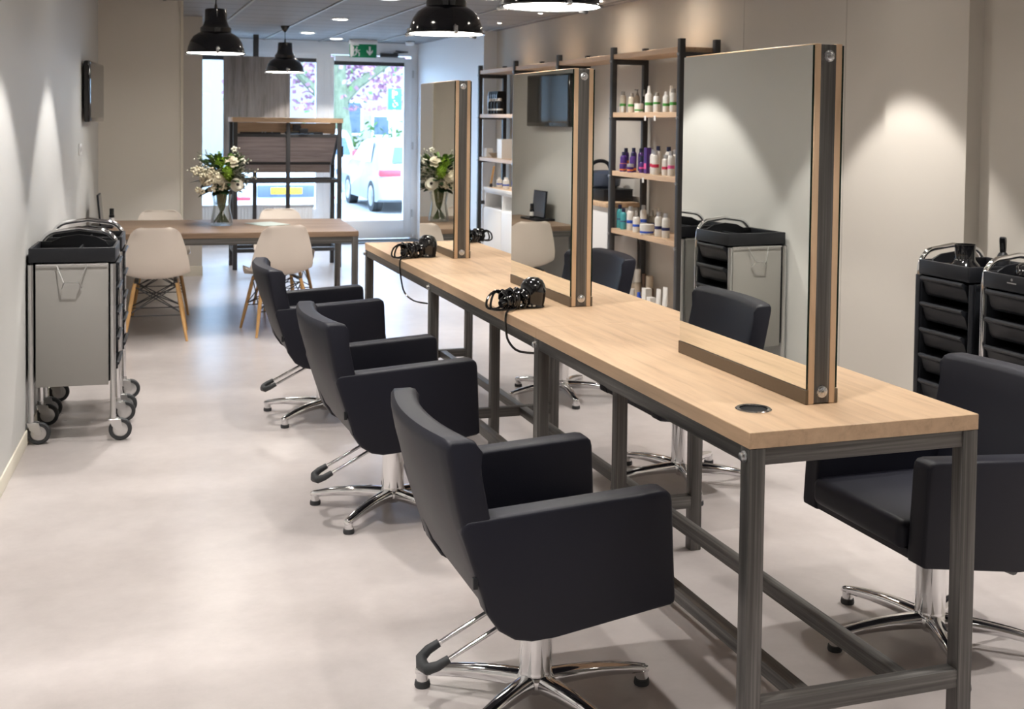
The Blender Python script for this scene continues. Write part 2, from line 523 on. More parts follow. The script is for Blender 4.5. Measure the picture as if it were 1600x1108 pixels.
def pendant(x, y, z, label, cord_to=CZ):
    t = thing('pendant_lamp', label, 'lamp', (x, y, z), 0, 'black enamel pendant lamps')
    sh = B()
    sh.lathe([(0.218, 0.0), (0.220, 0.006), (0.205, 0.014), (0.200, 0.045), (0.186, 0.085), (0.162, 0.122), (0.125, 0.148), (0.112, 0.154), (0.112, 0.186), (0.098, 0.196),
              (0.088, 0.215), (0.080, 0.245), (0.077, 0.318), (0.070, 0.324), (0.02, 0.326), (0.0, 0.326)], 40, cap=False)
    sh.lathe([(0.204, 0.002), (0.218, 0.0)], 40, cap=False)
    sh.build('lamp_shade', 'enamel', t)
    B().lathe([(0.0, 0.006), (0.150, 0.006), (0.204, 0.004), (0.204, 0.012), (0.0, 0.014)], 40, cap=False).build('diffuser', 'diffuser', t)
    for i in range(3):
        a = 2 * PI * i / 3 + 0.5
        ca, sa = math.cos(a), math.sin(a)
        c = B()
        c.box((0.207 * ca, 0.207 * sa, 0.014), (0.034, 0.020, 0.044), 0.003, rot=a)
        c.cyl((0.198 * ca, 0.198 * sa, 0.04), (0.222 * ca, 0.222 * sa, 0.03), 0.005)
        c.ball((0.228 * ca, 0.228 * sa, 0.0), 0.011, 2)
        c.build('rim_clip', 'zinc' if i else 'dark_steel', t)
    B().cyl((0, 0, 0.326), (0, 0, 0.36), 0.012, 0.008).build('cord_grip', 'dark_steel', t)
    B().cyl((0, 0, 0.35), (0, 0, cord_to - z - 0.03), 0.004, seg=8).build('cord', 'black', t)
    B().lathe([(0.008, cord_to - z - 0.07), (0.03, cord_to - z - 0.05), (0.05, cord_to - z - 0.012), (0.05, cord_to - z)], 20).build('ceiling_rose', 'enamel', t)
    return t
pendant(1.77, 4.72, 2.078, 'black enamel pendant lamp cut by the top of the picture, nearest of the hanging lamps')
pendant(1.77, 3.04, 2.085, 'black enamel pendant lamp over the near end of the table, above the picture')
pendant(1.77, 6.38, 2.072, 'black pendant lamp hanging over the far end of the styling table')
pendant(1.82, 13.1, 2.095, 'black pendant lamp in front of the grey hanging board, its ceiling rose in view')
pendant(0.74, 8.93, 2.062, 'black pendant lamp hanging over the dining table, left of the grey hanging board')

# ------------------------------------------------------------------ styling table
XL, XR, Y0, Y3, TH = 1.44, 2.103, 2.464, 6.942, 0.866
SEG = (Y3 - Y0) / 3
XC = (XL + XR) / 2
tb = thing('styling_table', 'long pale oak hairdressing table on a dark steel frame carrying three double mirrors', 'table', (XC, Y0, 0))
TT = 0.040
def TX(x): return x - XC
for i in range(3):
    y0, y1 = SEG * i + (0.0006 if i else 0), SEG * (i + 1) - 0.0006
    b = B().box((0, (y0 + y1) / 2, TH - TT / 2), (XR - XL, y1 - y0, TT), 0.0015, 1)
    b.build('tabletop', 'oak', tb)
Q = 0.044
legs = []
for i in range(4):
    y = SEG * i + (Q / 2 if i == 0 else (-Q / 2 if i == 3 else 0))
    for sx in (-1, 1):
        legs.append((sx * ((XR - XL) / 2 - Q / 2 - 0.001), y))
    if 0 < i < 3:
        legs.append((0.0, y))
for x, y in legs:
    g = B().box((x, y, (TH - TT) / 2), (Q, Q, TH - TT), 0.003)
    g.build('leg', 'steel_z', tb)
for sx in (-1, 1):
    B().box((sx * ((XR - XL) / 2 - Q / 2 - 0.001), (Y3 - Y0) / 2, TH - TT - 0.02), (Q - 0.006, Y3 - Y0 - 0.06, 0.04), 0.002).build('side_rail', 'steel_y', tb)
    B().box((sx * 0.145, (Y3 - Y0) / 2, 0.185), (0.04, Y3 - Y0 - 0.05, 0.04), 0.003).build('foot_rail', 'steel_y', tb)
for i in range(4):
    y = SEG * i + (Q / 2 if i == 0 else (-Q / 2 if i == 3 else 0))
    B().box((0, y, TH - TT - 0.021), (XR - XL - 2 * Q, Q - 0.008, 0.042), 0.002).build('cross_rail', 'steel_x', tb)
    B().box((0, y, 0.185 - 0.001), (XR - XL - 2 * Q, Q - 0.004, 0.046), 0.002).build('cross_rail', 'steel_x', tb)
    x0 = -(XR - XL) / 2
    b = B().lathe([(0.0, 0.0), (0.014, 0.0), (0.014, 0.003), (0.0105, 0.004), (0.0105, 0.011), (0.006, 0.0135), (0, 0.0135)], 12, cap=False)
    bmesh.ops.transform(b.bm, matrix=Matrix.Translation((x0 - 0.0, y, TH - TT - 0.022)) @ Matrix.Rotation(-PI / 2, 4, 'Y'), verts=b.bm.verts[:])
    b.build('bolt', 'zinc', tb)
hz = TH + 0.0005
b = B().lathe([(0.036, hz), (0.047, hz), (0.047, hz + 0.002), (0.044, hz + 0.004), (0.036, hz + 0.003)], 32, (TX(1.568), 2.667 - Y0, 0), cap=False)
gr = b.build('cable_grommet', 'chrome', tb)
B().lathe([(0.0, hz), (0.037, hz)], 32, (TX(1.568), 2.667 - Y0, 0), cap=False).build('grommet_hole', 'black', gr)

# ------------------------------------------------------------------ double mirrors
def mirror(y0, y1, label):
    t = thing('double_mirror', label, 'mirror', (1.7725, y0, TH + 0.0006), 0, 'double mirrors on the styling table')
    L, Hh = y1 - y0, 1.809 - TH
    for s in (-1, 1):
        b = B().box((s * 0.0315, L / 2, Hh / 2), (0.018, L, Hh), 0.001, 1)
        b.build('wood_board', 'oak_z', t)
        p = B().box((s * 0.0438, L / 2, 0.040 + (Hh - 0.044) / 2), (0.006, L - 0.004, Hh - 0.044))
        g = p.build('mirror_pane', 'mirror', t)
        g.data.materials.append(M['mirror_edge'])
        for f in g.data.polygons:
            f.material_index = 0 if abs(f.normal.x) > 0.5 else 1
        r = B().box((s * 0.0445, L / 2, 0.019), (0.008, L + 0.004, 0.038), 0.001, 1)
        r.build('bottom_rail', 'bronze', t)
    for y in (0.0225, L - 0.0225):
        q = B().box((0, y, Hh / 2), (0.045, 0.045, Hh - 0.004), 0.001, 1).build('steel_post', 'steel_z', t)
        for z in (0.032, Hh - 0.032):
            if y < 0.1:
                b = B().lathe([(0.0, 0.0), (0.0155, 0.0), (0.0155, 0.004), (0.011, 0.005), (0.011, 0.008), (0.007, 0.011), (0.0, 0.011)], 18, cap=False)
                bmesh.ops.transform(b.bm, matrix=Matrix.Translation((0, 0.0, z)) @ Matrix.Rotation(PI / 2, 4, 'X'), verts=b.bm.verts[:])
                b.build('bolt', 'zinc', q)
    return t
mirror(2.671, 3.402, 'tall double mirror nearest the camera, between its wood edged steel posts')
mirror(4.352, 5.083, 'middle double mirror, the one that reflects the television')
mirror(6.036, 6.757, 'farthest double mirror, reflecting the flower bouquet')

# ------------------------------------------------------------------ salon chairs
def salon_chair():
    t = thing('salon_chair', 'x', 'chair', (0, 0, 0), 0, 'black leather salon chairs')
    ol = [(-0.305, 0.600), (-0.302, 0.620), (-0.290, 0.630), (0.226, 0.660), (0.244, 0.657), (0.254, 0.648), (0.258, 0.632), (0.271, 0.378), (0.269, 0.366), (0.258, 0.360)]
    ol += [(-0.06, 0.318), (-0.12, 0.312), (-0.165, 0.322), (-0.205, 0.348), (-0.235, 0.392)]
    ol = ol[::-1]
    for s in (-1, 1):
        b = B().prism(ol, 'y', s * 0.305 if s < 0 else 0.230, -0.230 if s < 0 else 0.305, 0.010, 3)
        b.build('armrest', 'leather', t)
    sec = [(-0.175, 0.335), (-0.232, 0.402), (-0.262, 0.47), (-0.290, 0.56), (-0.312, 0.65), (-0.330, 0.74), (-0.341, 0.80), (-0.341, 0.818), (-0.332, 0.829),
           (-0.285, 0.829), (-0.270, 0.824), (-0.262, 0.808), (-0.250, 0.74), (-0.232, 0.65), (-0.210, 0.56), (-0.185, 0.47), (-0.14, 0.40)]
    cx = sum(p[0] for p in sec) / len(sec); cz = sum(p[1] for p in sec) / len(sec)
    ys = [-0.302, -0.299, -0.290] + [-0.25 + 0.05 * i for i in range(11)] + [0.290, 0.299, 0.302]
    b = B()
    rings = []
    for y in ys:
        ay = abs(y)
        ins = 0.010 if ay > 0.3005 else (0.004 if ay > 0.295 else 0.0)
        ring = []
        for x, z in sec:
            w = min(1, max(0, (z - 0.45) / 0.3))
            dx = -0.042 * (1 - (y / 0.302) ** 2) * w
            d = Vector((cx - x, cz - z))
            # thin section: inset towards its middle line
            k = ins / max(0.03, d.length)
            ring.append(b.bm.verts.new((x + dx + (ins if x < -0.26 or z < 0.4 else -ins) * (0.8 if z < 0.82 else 0.2), y, z - (ins if z > 0.8 else 0))))
        rings.append(ring)
    for a, c in zip(rings, rings[1:]):
        b.bridge(a, c)
    b.bm.faces.new(rings[0][::-1]); b.bm.faces.new(rings[-1])
    back = b.build('backrest', 'leather', t, 50)
    B().box((-0.268, -0.296, 0.475), (0.012, 0.016, 0.028), 0.002).build('fabric_tag', 'black', back)
    sh = [(-0.235, 0.42), (-0.205, 0.362), (-0.165, 0.333), (-0.12, 0.322), (0.262, 0.366), (0.268, 0.395), (-0.2, 0.42)]
    B().prism(sh, 'y', -0.232, 0.232, 0.004, 1).build('seat_shell', 'leather', t)
    s = B().box((0.045, 0, 0.430), (0.49, 0.455, 0.088), 0.028, 4)
    s.build('seat', 'leather', t)
    cb = B().lathe([(0.0, 0.085), (0.046, 0.085), (0.047, 0.090), (0.046, 0.094), (0.0455, 0.10), (0.045, 0.24), (0.045, 0.29), (0.0, 0.29)], 28, cap=False)
    cb.build('column', 'chrome', t)
    B().lathe([(0.0, 0.270), (0.050, 0.270), (0.052, 0.30), (0.07, 0.326), (0.07, 0.345), (0, 0.345)], 24, cap=False).build('column_collar', 'black', t)
    # lever behind the seat
    lv = B()
    for y in (-0.10, 0.0):
        lv.cyl((-0.300, y, 0.190), (-0.06, y, 0.310), 0.0065, seg=10)
    lever = lv.build('lever_rods', 'chrome', t)
    pd = B()
    pd.tube([(-0.275, -0.10, 0.203), (-0.305, -0.10, 0.188), (-0.328, -0.085, 0.176), (-0.334, -0.05, 0.173), (-0.328, -0.015, 0.176), (-0.305, 0.0, 0.188), (-0.275, 0.0, 0.203)],
            0.013, 10, radii=[0.011, 0.013, 0.015, 0.0165, 0.015, 0.013, 0.011])
    pd.build('lever_grip', 'rubber', lever)
    base = B()
    base.lathe([(0.0, 0.045), (0.040, 0.045), (0.050, 0.055), (0.052, 0.080), (0.047, 0.088), (0.0, 0.090)], 24, cap=False)
    base.lathe([(0.0, 0.030), (0.022, 0.030), (0.03, 0.045), (0.03, 0.055), (0, 0.055)], 16, cap=False)
    hub = base.build('base_hub', 'chrome', t)
    return t
def star_leg():
    b = B()
    rings = []
    for u in (0.0, 0.1, 0.2, 0.35, 0.5, 0.65, 0.8, 0.9, 0.96, 0.99, 1.0):
        x = 0.030 + 0.318 * u
        z = 0.066 - 0.022 * u + 0.010 * math.sin(PI * u)
        w = 0.027 - 0.010 * u
        h = 0.031 - 0.015 * u
        e = 1.0 if u < 0.9 else (0.93 if u < 0.97 else (0.75 if u < 0.995 else 0.45))
        w, h = w * e, h * e
        rings.append([b.bm.verts.new((x, math.copysign(abs(math.cos(a)) ** 0.7, math.cos(a)) * w, z + math.copysign(abs(math.sin(a)) ** 0.8, math.sin(a)) * h * 0.8)) for a in [2 * PI * k / 14 for k in range(14)]])
    for a, c in zip(rings, rings[1:]):
        b.bridge(a, c)
    b.bm.faces.new(rings[0][::-1]); b.bm.faces.new(rings[-1])
    b.lathe([(0.0, 0.015), (0.0175, 0.015), (0.0175, 0.042), (0.0, 0.046)], 18, (0.328, 0, 0), cap=False)
    return b
chair0 = salon_chair()
leg0 = star_leg().build('base_leg', 'chrome', chair0)
foot0 = B().lathe([(0.0, 0.0), (0.021, 0.0), (0.0225, 0.005), (0.021, 0.017), (0.0, 0.017)], 18, (0.328, 0, 0), cap=False).build('foot', 'rubber', leg0)
CH = [
    ((1.11, 3.02), 0, 2, 'black leather salon chair in front, nearest the camera on the aisle side of the table'),
    ((1.105, 4.73), 2, 10, 'middle black leather salon chair on the aisle side, in front of the middle mirror'),
    ((1.105, 6.36), 0, 6, 'farthest black salon chair on the aisle side, its back before the cream dining chair'),
    ((2.42, 3.03), 180, 32, 'black salon chair at the right edge of the picture, seat seen under the table end'),
    ((2.42, 4.73), 181, 40, 'black salon chair behind the nearest mirror, its chrome column seen between table legs'),
    ((2.50, 6.43), 176, 48, 'farthest black salon chair on the shelf side, its back showing right of the middle mirror'),
]
for i, ((x, y), rz, off, lab) in enumerate(CH):
    o = chair0 if i == 5 else dup(chair0, skip=('base_leg',))
    o.location = (x, y, 0)
    o.rotation_euler = (0, 0, math.radians(rz))
    o['label'] = lab
    for kx in range(5):
        a = math.radians(off + 72 * kx - rz)
        if i == 5 and kx == 0:
            leg0.rotation_euler = (0, 0, a)
            continue
        l = leg0.copy(); COL.objects.link(l); l.parent = o; l.rotation_euler = (0, 0, a)
        f = foot0.copy(); COL.objects.link(f); f.parent = l

# ------------------------------------------------------------------ trolleys
def trolley(name, label, loc, rz, flip, panel, emblem=False, group=None, sleeve=False):
    """drawers face local +x; the tube arch stands on side f*y, the panel with the wire clip on the other"""
    f = -1 if flip else 1
    t = thing(name, label, 'trolley', loc, rz, group)
    W_, D_ = 0.207, 0.185
    for x in (-W_ + 0.018, W_ - 0.018):
        B().cyl((x, -f * D_, 0.10), (x, -f * D_, 0.875), 0.013, seg=14).build('pole', 'black' if panel == 'black' else 'satin', t)
    y = f * D_
    pts = [(W_ - 0.018, y, 0.10), (W_ - 0.018, y, 0.50), (W_ - 0.018, y, 0.89)]
    pts += [(W_ - 0.022 - 0.09 * (1 - math.cos(a)), y, 0.92 + 0.085 * math.sin(a)) for a in [PI / 2 * k / 6 for k in range(7)]]
    pts += [(0.0, y, 1.018)]
    pts += [(-x_, y_, z_) for x_, y_, z_ in pts[:-1][::-1]]
    B().tube(pts, 0.013, 12).build('handle_tube', 'chrome', t)
    B().box((0, -f * 0.178, 0.577), (0.335, 0.010, 0.60), 0.002).build('side_panel', panel, t)
    B().box((0, f * 0.168, 0.585), (0.385, 0.014, 0.60), 0.002).build('side_panel', 'black', t)
    B().box((-0.186, 0, 0.60), (0.014, 0.335, 0.62), 0.003).build('back_panel', 'black', t)
    tr = B()
    tr.box((0, 0, 0.890), (0.40, 0.355, 0.012), 0.003)
    for sx in (-1, 1):
        tr.box((sx * 0.192, 0, 0.922), (0.016, 0.355, 0.066), 0.005)
    for sy in (-1, 1):
        tr.box((0, sy * 0.172, 0.922), (0.40, 0.014, 0.066), 0.005)
    tr.box((0.02, 0, 0.915), (0.010, 0.33, 0.045), 0.003).box((-0.08, 0.05, 0.912), (0.2, 0.008, 0.04), 0.003)
    tray = tr.build('top_tray', 'black', t)
    # raised hood at the arch side
    hb = B()
    pr = [(-0.15, 0.93), (0.15, 0.93), (0.13, 0.955), (0.08, 0.978), (0.0, 0.988), (-0.08, 0.978), (-0.13, 0.955)]
    hb.prism(pr, 'y', f * 0.170 - 0.006, f * 0.170 + 0.006, 0.002, 1)
    hb.build('tray_guard', 'black', t)
    if emblem:
        e = B().cyl((0.2005, 0, 0.937), (0.2015, 0, 0.937), 0.006, seg=12)
        e.box((0.201, 0, 0.922), (0.001, 0.055, 0.005))
        e.build('emblem', 'satin', tray)
    for i in range(5):
        z = 0.784 - 0.124 * i
        d = B()
        ol = [(-0.15, 0.0), (0.170, 0.0), (0.182, 0.016), (0.190, 0.060), (0.204, 0.074), (0.214, 0.078), (0.218, 0.086), (0.214, 0.093), (0.204, 0.094), (0.186, 0.080), (-0.15, 0.078)]
        d.prism(ol, 'y', -0.148, 0.148, 0.004, 2)
        o = d.build('drawer', 'black', t)
        o.location = (0, 0, z)
    for x in (-W_ + 0.018, W_ - 0.018):
        for sy in (-1, 1):
            y = sy * D_
            c = B()
            c.cyl((x, y, 0.105), (x, y, 0.128), 0.015, seg=12)
            for s in (-1, 1):
                c.prism([(x - 0.018, 0.108), (x + 0.036, 0.108), (x + 0.050, 0.06), (x + 0.046, 0.044), (x + 0.030, 0.044), (x - 0.006, 0.075)], 'y', y + s * 0.017 - 0.002, y + s * 0.017 + 0.002, 0.0008, 1)
            c.box((x + 0.002, y, 0.108), (0.046, 0.036, 0.006), 0.002)
            cs = c.build('caster_fork', 'satin', t)
            w = B()
            w.lathe([(0.036, -0.011), (0.050, -0.011), (0.055, -0.006), (0.055, 0.006), (0.050, 0.011), (0.036, 0.011)], 28, cap=False)
            bmesh.ops.transform(w.bm, matrix=Matrix.Translation((x + 0.034, y, 0.055)) @ Matrix.Rotation(PI / 2, 4, 'X'), verts=w.bm.verts[:])
            w.build('tyre', 'rubber', cs)
            h = B().lathe([(0.0, -0.010), (0.012, -0.012), (0.037, -0.008), (0.037, 0.008), (0.012, 0.012), (0.0, 0.010)], 24, cap=False)
            bmesh.ops.transform(h.bm, matrix=Matrix.Translation((x + 0.034, y, 0.055)) @ Matrix.Rotation(PI / 2, 4, 'X'), verts=h.bm.verts[:])
            h.build('wheel_disc', 'satin', cs)
    if sleeve:
        B().box((W_ - 0.020, f * (D_ - 0.004), 0.53), (0.034, 0.030, 0.70), 0.003).build('corner_cover', 'black', t)
    # wire clip on the panel
    yy = -f * 0.192
    wc = B()
    wc.tube([(-0.07, yy, 0.872), (-0.035, yy - f * 0.03, 0.79), (0.035, yy - f * 0.03, 0.79), (0.07, yy, 0.872)], 0.003, 8)
    wc.tube([(-0.035, yy - f * 0.03, 0.79), (-0.045, yy, 0.76)], 0.003, 8).tube([(0.035, yy - f * 0.03, 0.79), (0.045, yy, 0.76)], 0.003, 8)
    wc.tube([(-0.165, yy, 0.874), (0.165, yy, 0.874)], 0.003, 8)
    wc.build('wire_holder', 'satin', t)
    return t
AW = math.atan(WLD)
trolley('salon_trolley', 'salon trolley by the left wall with its plain grey side facing the camera', (-0.157, 6.33, 0), -AW, False, 'grey_panel', group='salon trolleys by the left wall')
trolley('salon_trolley', 'second salon trolley by the left wall, mostly hidden behind the nearer grey sided one', (-0.121, 6.86, 0), -AW, False, 'grey_panel', group='salon trolleys by the left wall')
trolley('salon_trolley', 'black drawer trolley by the right wall carrying a hair dryer with nozzle up', (3.915, 4.62, 0), PI, True, 'black', group='black salon trolleys by the right wall', sleeve=True)
trolley('salon_trolley', 'black drawer trolley cut by the right picture edge, pale emblem on its tray', (3.90, 4.155, 0), PI, True, 'black', True, group='black salon trolleys by the right wall')

# ------------------------------------------------------------------ hair dryers
def coil_pts(p, n=10, r=0.04, L=0.10, seed=1):
    rnd = random.Random(seed)
    pts = []
    for t_ in range(n):
        c0 = (t_ + 0.5) / n
        rx, ry = r * rnd.uniform(0.85, 1.15), r * rnd.uniform(0.85, 1.2)
        lean, yaw_ = rnd.uniform(-0.5, 0.5), rnd.uniform(-0.35, 0.35)
        for q in range(8):
            a = 2 * PI * q / 8
            y, z = rx * math.cos(a), ry * math.sin(a)
            x = (c0 - 0.5 + (q / 8 - 0.5) / n) * L + lean * z + yaw_ * y
            pts.append((p[0] + x, p[1] + y, max(0.006, p[2] + r * 0.98 + z)))
    return smooth(pts, 3)
def dryer(x, y, rz, label, drop, seed, side=-1):
    t = thing('hair_dryer', label, 'hair dryer', (x, y, TH), rz, 'hair dryers on the styling table')
    b = B()
    b.lathe([(0.0, 0.001), (0.044, 0.001), (0.047, 0.004), (0.045, 0.010), (0.050, 0.045), (0.052, 0.065), (0.048, 0.088), (0.038, 0.106), (0.020, 0.117), (0.0, 0.119)], 32, cap=False)
    body = b.build('body', 'gloss_black', t)
    sl = B()
    for i in range(5):
        a = PI * 0.9 + 0.35 * i
        sl.box((0.048 * math.cos(a), 0.048 * math.sin(a), 0.012), (0.005, 0.010, 0.006), 0.001, rot=a)
    sl.build('vent_slot', 'satin', body)
    h = B().tube([(-0.03, -0.01, 0.055), (-0.07, -0.015, 0.050), (-0.12, -0.02, 0.040), (-0.165, -0.022, 0.024)], 0.017, 12, radii=[0.022, 0.020, 0.018, 0.015])
    h.build('handle', 'gloss_black', t)
    c = B()
    c.tube(coil_pts((-0.098, -0.005, 0), 12, 0.038, 0.085, seed), 0.0048, 7)
    c.tube(coil_pts((-0.085, 0.0, 0), 6, 0.028, 0.08, seed + 20), 0.0048, 7)
    c.tube(smooth([(-0.12, 0.03, 0.05), (-0.155, 0.03, 0.066), (-0.185, 0.01, 0.045), (-0.20, -0.01, 0.012), (-0.175, -0.03, 0.006), (-0.12, -0.04, 0.006)]), 0.0048, 7)
    c.tube(smooth([(-0.12, 0.02, 0.06), (-0.155, 0.025, 0.072), (-0.195, 0.02, 0.05), (-0.207, 0.01, 0.014), (-0.17, 0.0, 0.006), (-0.12, 0.0, 0.03)]), 0.0048, 7)
    if drop:
        ca, sa = math.cos(rz), math.sin(rz)
        c.tube(smooth([((dx - x) * ca + (dy - y) * sa, -(dx - x) * sa + (dy - y) * ca, dz) for dx, dy, dz in drop]), 0.0045, 7)
    c.build('cord', 'gloss_black', t)
    return t
# the cord hangs over the aisle edge of the table (local frame turned back to the room by rz)
dryer(1.585, 4.395, 0.25, 'glossy black hair dryer with coiled cord lying before the middle mirror',
      [(1.50, 4.34, 0.012), (1.475, 4.31, 0.007), (1.445, 4.285, 0.006), (1.433, 4.275, -0.01), (1.431, 4.265, -0.06), (1.431, 4.23, -0.10), (1.45, 4.15, -0.125), (1.52, 4.02, -0.11)], 3)
dryer(1.615, 6.15, 0.25, 'glossy black hair dryer with coiled cord lying before the farthest mirror',
      [(1.50, 6.08, 0.010), (1.46, 6.05, 0.007), (1.440, 6.03, 0.004), (1.433, 6.02, -0.02), (1.431, 5.98, -0.09), (1.431, 5.90, -0.15), (1.434, 5.72, -0.165), (1.45, 5.52, -0.15)], 5)
dryer(2.00, 6.80, PI + 0.3, 'black hair dryer half hidden behind the farthest mirror at the end of the table', None, 9)

t = thing('hair_dryer', 'black hair dryer standing nozzle up on the far black trolley by the right wall', 'hair dryer', (3.87, 4.66, 0.897))
b = B().lathe([(0.0, 0.0), (0.075, 0.0), (0.078, 0.02), (0.066, 0.045), (0.050, 0.062), (0.047, 0.075), (0.048, 0.135), (0.050, 0.140), (0.046, 0.140), (0.044, 0.09), (0.0, 0.09)], 28, cap=False)
b.build('body', 'gloss_black', t)
b = B().tube([(-0.04, 0.03, 0.03), (-0.09, 0.05, 0.03), (-0.13, 0.06, 0.022)], 0.018, 12)
b.build('handle', 'gloss_black', t)
t = thing('spray_bottle', 'black trigger spray bottle on the far black trolley, right of the upright hair dryer', 'spray bottle', (4.00, 4.555, 0.897), -2.4)
B().lathe([(0.0, 0.0), (0.030, 0.0), (0.033, 0.01), (0.033, 0.07), (0.022, 0.10), (0.015, 0.11), (0.0, 0.11)], 20, cap=False).build('bottle', 'black', t)
B().prism([(-0.022, 0.11), (0.014, 0.11), (0.014, 0.135), (0.045, 0.165), (0.05, 0.18), (0.03, 0.185), (-0.01, 0.18), (-0.03, 0.165)], 'y', -0.013, 0.013, 0.004, 2).build('spray_head', 'black', t)
B().tube([(0.03, 0, 0.165), (0.034, 0, 0.145), (0.026, 0, 0.125)], 0.005, 8).build('trigger', 'black', t)
t = thing('hair_dryer', 'glossy black hair dryer lying on the near right trolley at the edge of the picture', 'hair dryer', (3.86, 4.225, 0.897))
b = B()
b.lathe([(0.0, 0.0), (0.05, 0.0), (0.062, 0.02), (0.064, 0.05), (0.056, 0.085), (0.04, 0.100), (0.0, 0.105)], 28, cap=False)
b.build('body', 'gloss_black', t)
B().tube([(-0.02, -0.04, 0.05), (0.0, -0.09, 0.04), (0.02, -0.125, 0.03)], 0.018, 12).build('handle', 'gloss_black', t)

# ------------------------------------------------------------------ dining table
DA = -AW
ux, uy = math.cos(DA), math.sin(DA)
vx, vy = -math.sin(DA), math.cos(DA)
DC = (0.852, 9.52)
def dpt(a, b): return (DC[0] + ux * a + vx * b, DC[1] + uy * a + vy * b)
dt = thing('dining_table', 'oak topped table on a dark steel frame, with flowers and cream chairs around it', 'table', (DC[0], DC[1], 0), DA)
B().box((0, 0, 0.73), (1.96, 1.18, 0.04), 0.0015, 1).build('tabletop', 'oak_x', dt).data.materials[0] = M['oak_brown']
for sx in (-1, 1):
    for sy in (-1, 1):
        B().box((sx * 0.955, sy * 0.565, 0.355), (0.046, 0.046, 0.71), 0.003).build('leg', 'steel_z', dt)
for sy in (-1, 1):
    B().box((0, sy * 0.565, 0.685), (1.86, 0.036, 0.05), 0.002).build('rail', 'steel_x', dt)
for sx in (-1, 1):
    B().box((sx * 0.955, 0, 0.685), (0.036, 1.08, 0.05), 0.002).build('rail', 'steel_y', dt)

def dining_chair():
    t = thing('dining_chair', 'x', 'chair', (0, 0, 0), 0, 'cream shell dining chairs')
    path = [(0.205, 0.405, 0.19), (0.195, 0.425, 0.205), (0.15, 0.435, 0.222), (0.06, 0.43, 0.235), (-0.03, 0.425, 0.24), (-0.10, 0.432, 0.24), (-0.15, 0.455, 0.238), (-0.185, 0.50, 0.235),
            (-0.205, 0.56, 0.228), (-0.222, 0.63, 0.212), (-0.238, 0.70, 0.192), (-0.252, 0.76, 0.170), (-0.259, 0.79, 0.150), (-0.262, 0.806, 0.128), (-0.263, 0.814, 0.10)]
    b = B()
    rows = []
    n = 12
    for i, (y, z, w) in enumerate(path):
        p0 = path[max(i - 1, 0)]; p1 = path[min(i + 1, len(path) - 1)]
        d = Vector((p1[0] - p0[0], p1[1] - p0[1])).normalized()
        nv = Vector((d.y, -d.x))  # towards the sitter
        if nv.y < 0 and abs(nv.y) > abs(nv.x): nv = -nv
        if abs(nv.x) >= abs(nv.y) and nv.x < 0: nv = -nv
        curl = 0.05 if 1 < i < 12 else 0.02
        row = []
        for j in range(n + 1):
            u = -1 + 2 * j / n
            k_ = curl * abs(u) ** 2.4
            row.append(b.bm.verts.new((u * w, y + nv.x * k_, z + nv.y * k_)))
        rows.append(row)
    for a, c in zip(rows, rows[1:]):
        b.bridge(a, c, False)
    bmesh.ops.recalc_face_normals(b.bm, faces=b.bm.faces[:])
    bmesh.ops.solidify(b.bm, geom=b.bm.faces[:], thickness=0.006)
    b.build('seat_shell', 'shell', t, 60)
    tops = []
    for sx in (-1, 1):
        for sy in (-1, 1):
            a = Vector((sx * 0.145, sy * 0.125, 0.405)); c = Vector((sx * 0.215, sy * 0.235, 0.0))
            tops.append((a, c))
            B().tube([a, a.lerp(c, 0.2), a.lerp(c, 0.55), c], 0.013, 12, radii=[0.012, 0.0145, 0.014, 0.0095]).build('leg', 'beech', t)
    w = B()
    def seg(i, s, j, e): w.tube([tops[i][0].lerp(tops[i][1], s), tops[j][0].lerp(tops[j][1], e)], 0.004, 7)
    for i, j in ((0, 1), (2, 3), (0, 2), (1, 3)):
        seg(i, 0.05, j, 0.52); seg(i, 0.52, j, 0.05)
    seg(0, 0.05, 3, 0.52); seg(1, 0.05, 2, 0.52); seg(2, 0.05, 1, 0.52); seg(3, 0.05, 0, 0.52)
    seg(0, 0.55, 2, 0.55); seg(1, 0.55, 3, 0.55)
    w.build('wire_brace', 'dark_steel', t)
    br = B()
    for sx in (-1, 1):
        br.box((sx * 0.135, 0, 0.412), (0.03, 0.27, 0.010), 0.003)
    br.build('seat_bracket', 'dark_steel', t)
    return t
dc0 = dining_chair()
DCH = [((0.325, 8.965), -3, 'cream shell chair with wooden legs, back to the camera, beside the left trolleys'),
       ((1.195, 8.975), 8, 'cream shell chair with wooden legs, back to the camera, behind the farthest black salon chair'),
       ((0.40, 10.12), 178, 'cream shell chair beyond the table by the left wall, only its back top seen'),
       ((1.41, 10.12), 184, 'cream shell chair beyond the table, its back top right of the flowers')]
for i, ((x, y), rz, lab) in enumerate(DCH):
    o = dc0 if i == 0 else dup(dc0)
    o.location = (x, y, 0); o.rotation_euler = (0, 0, math.radians(rz)); o['label'] = lab

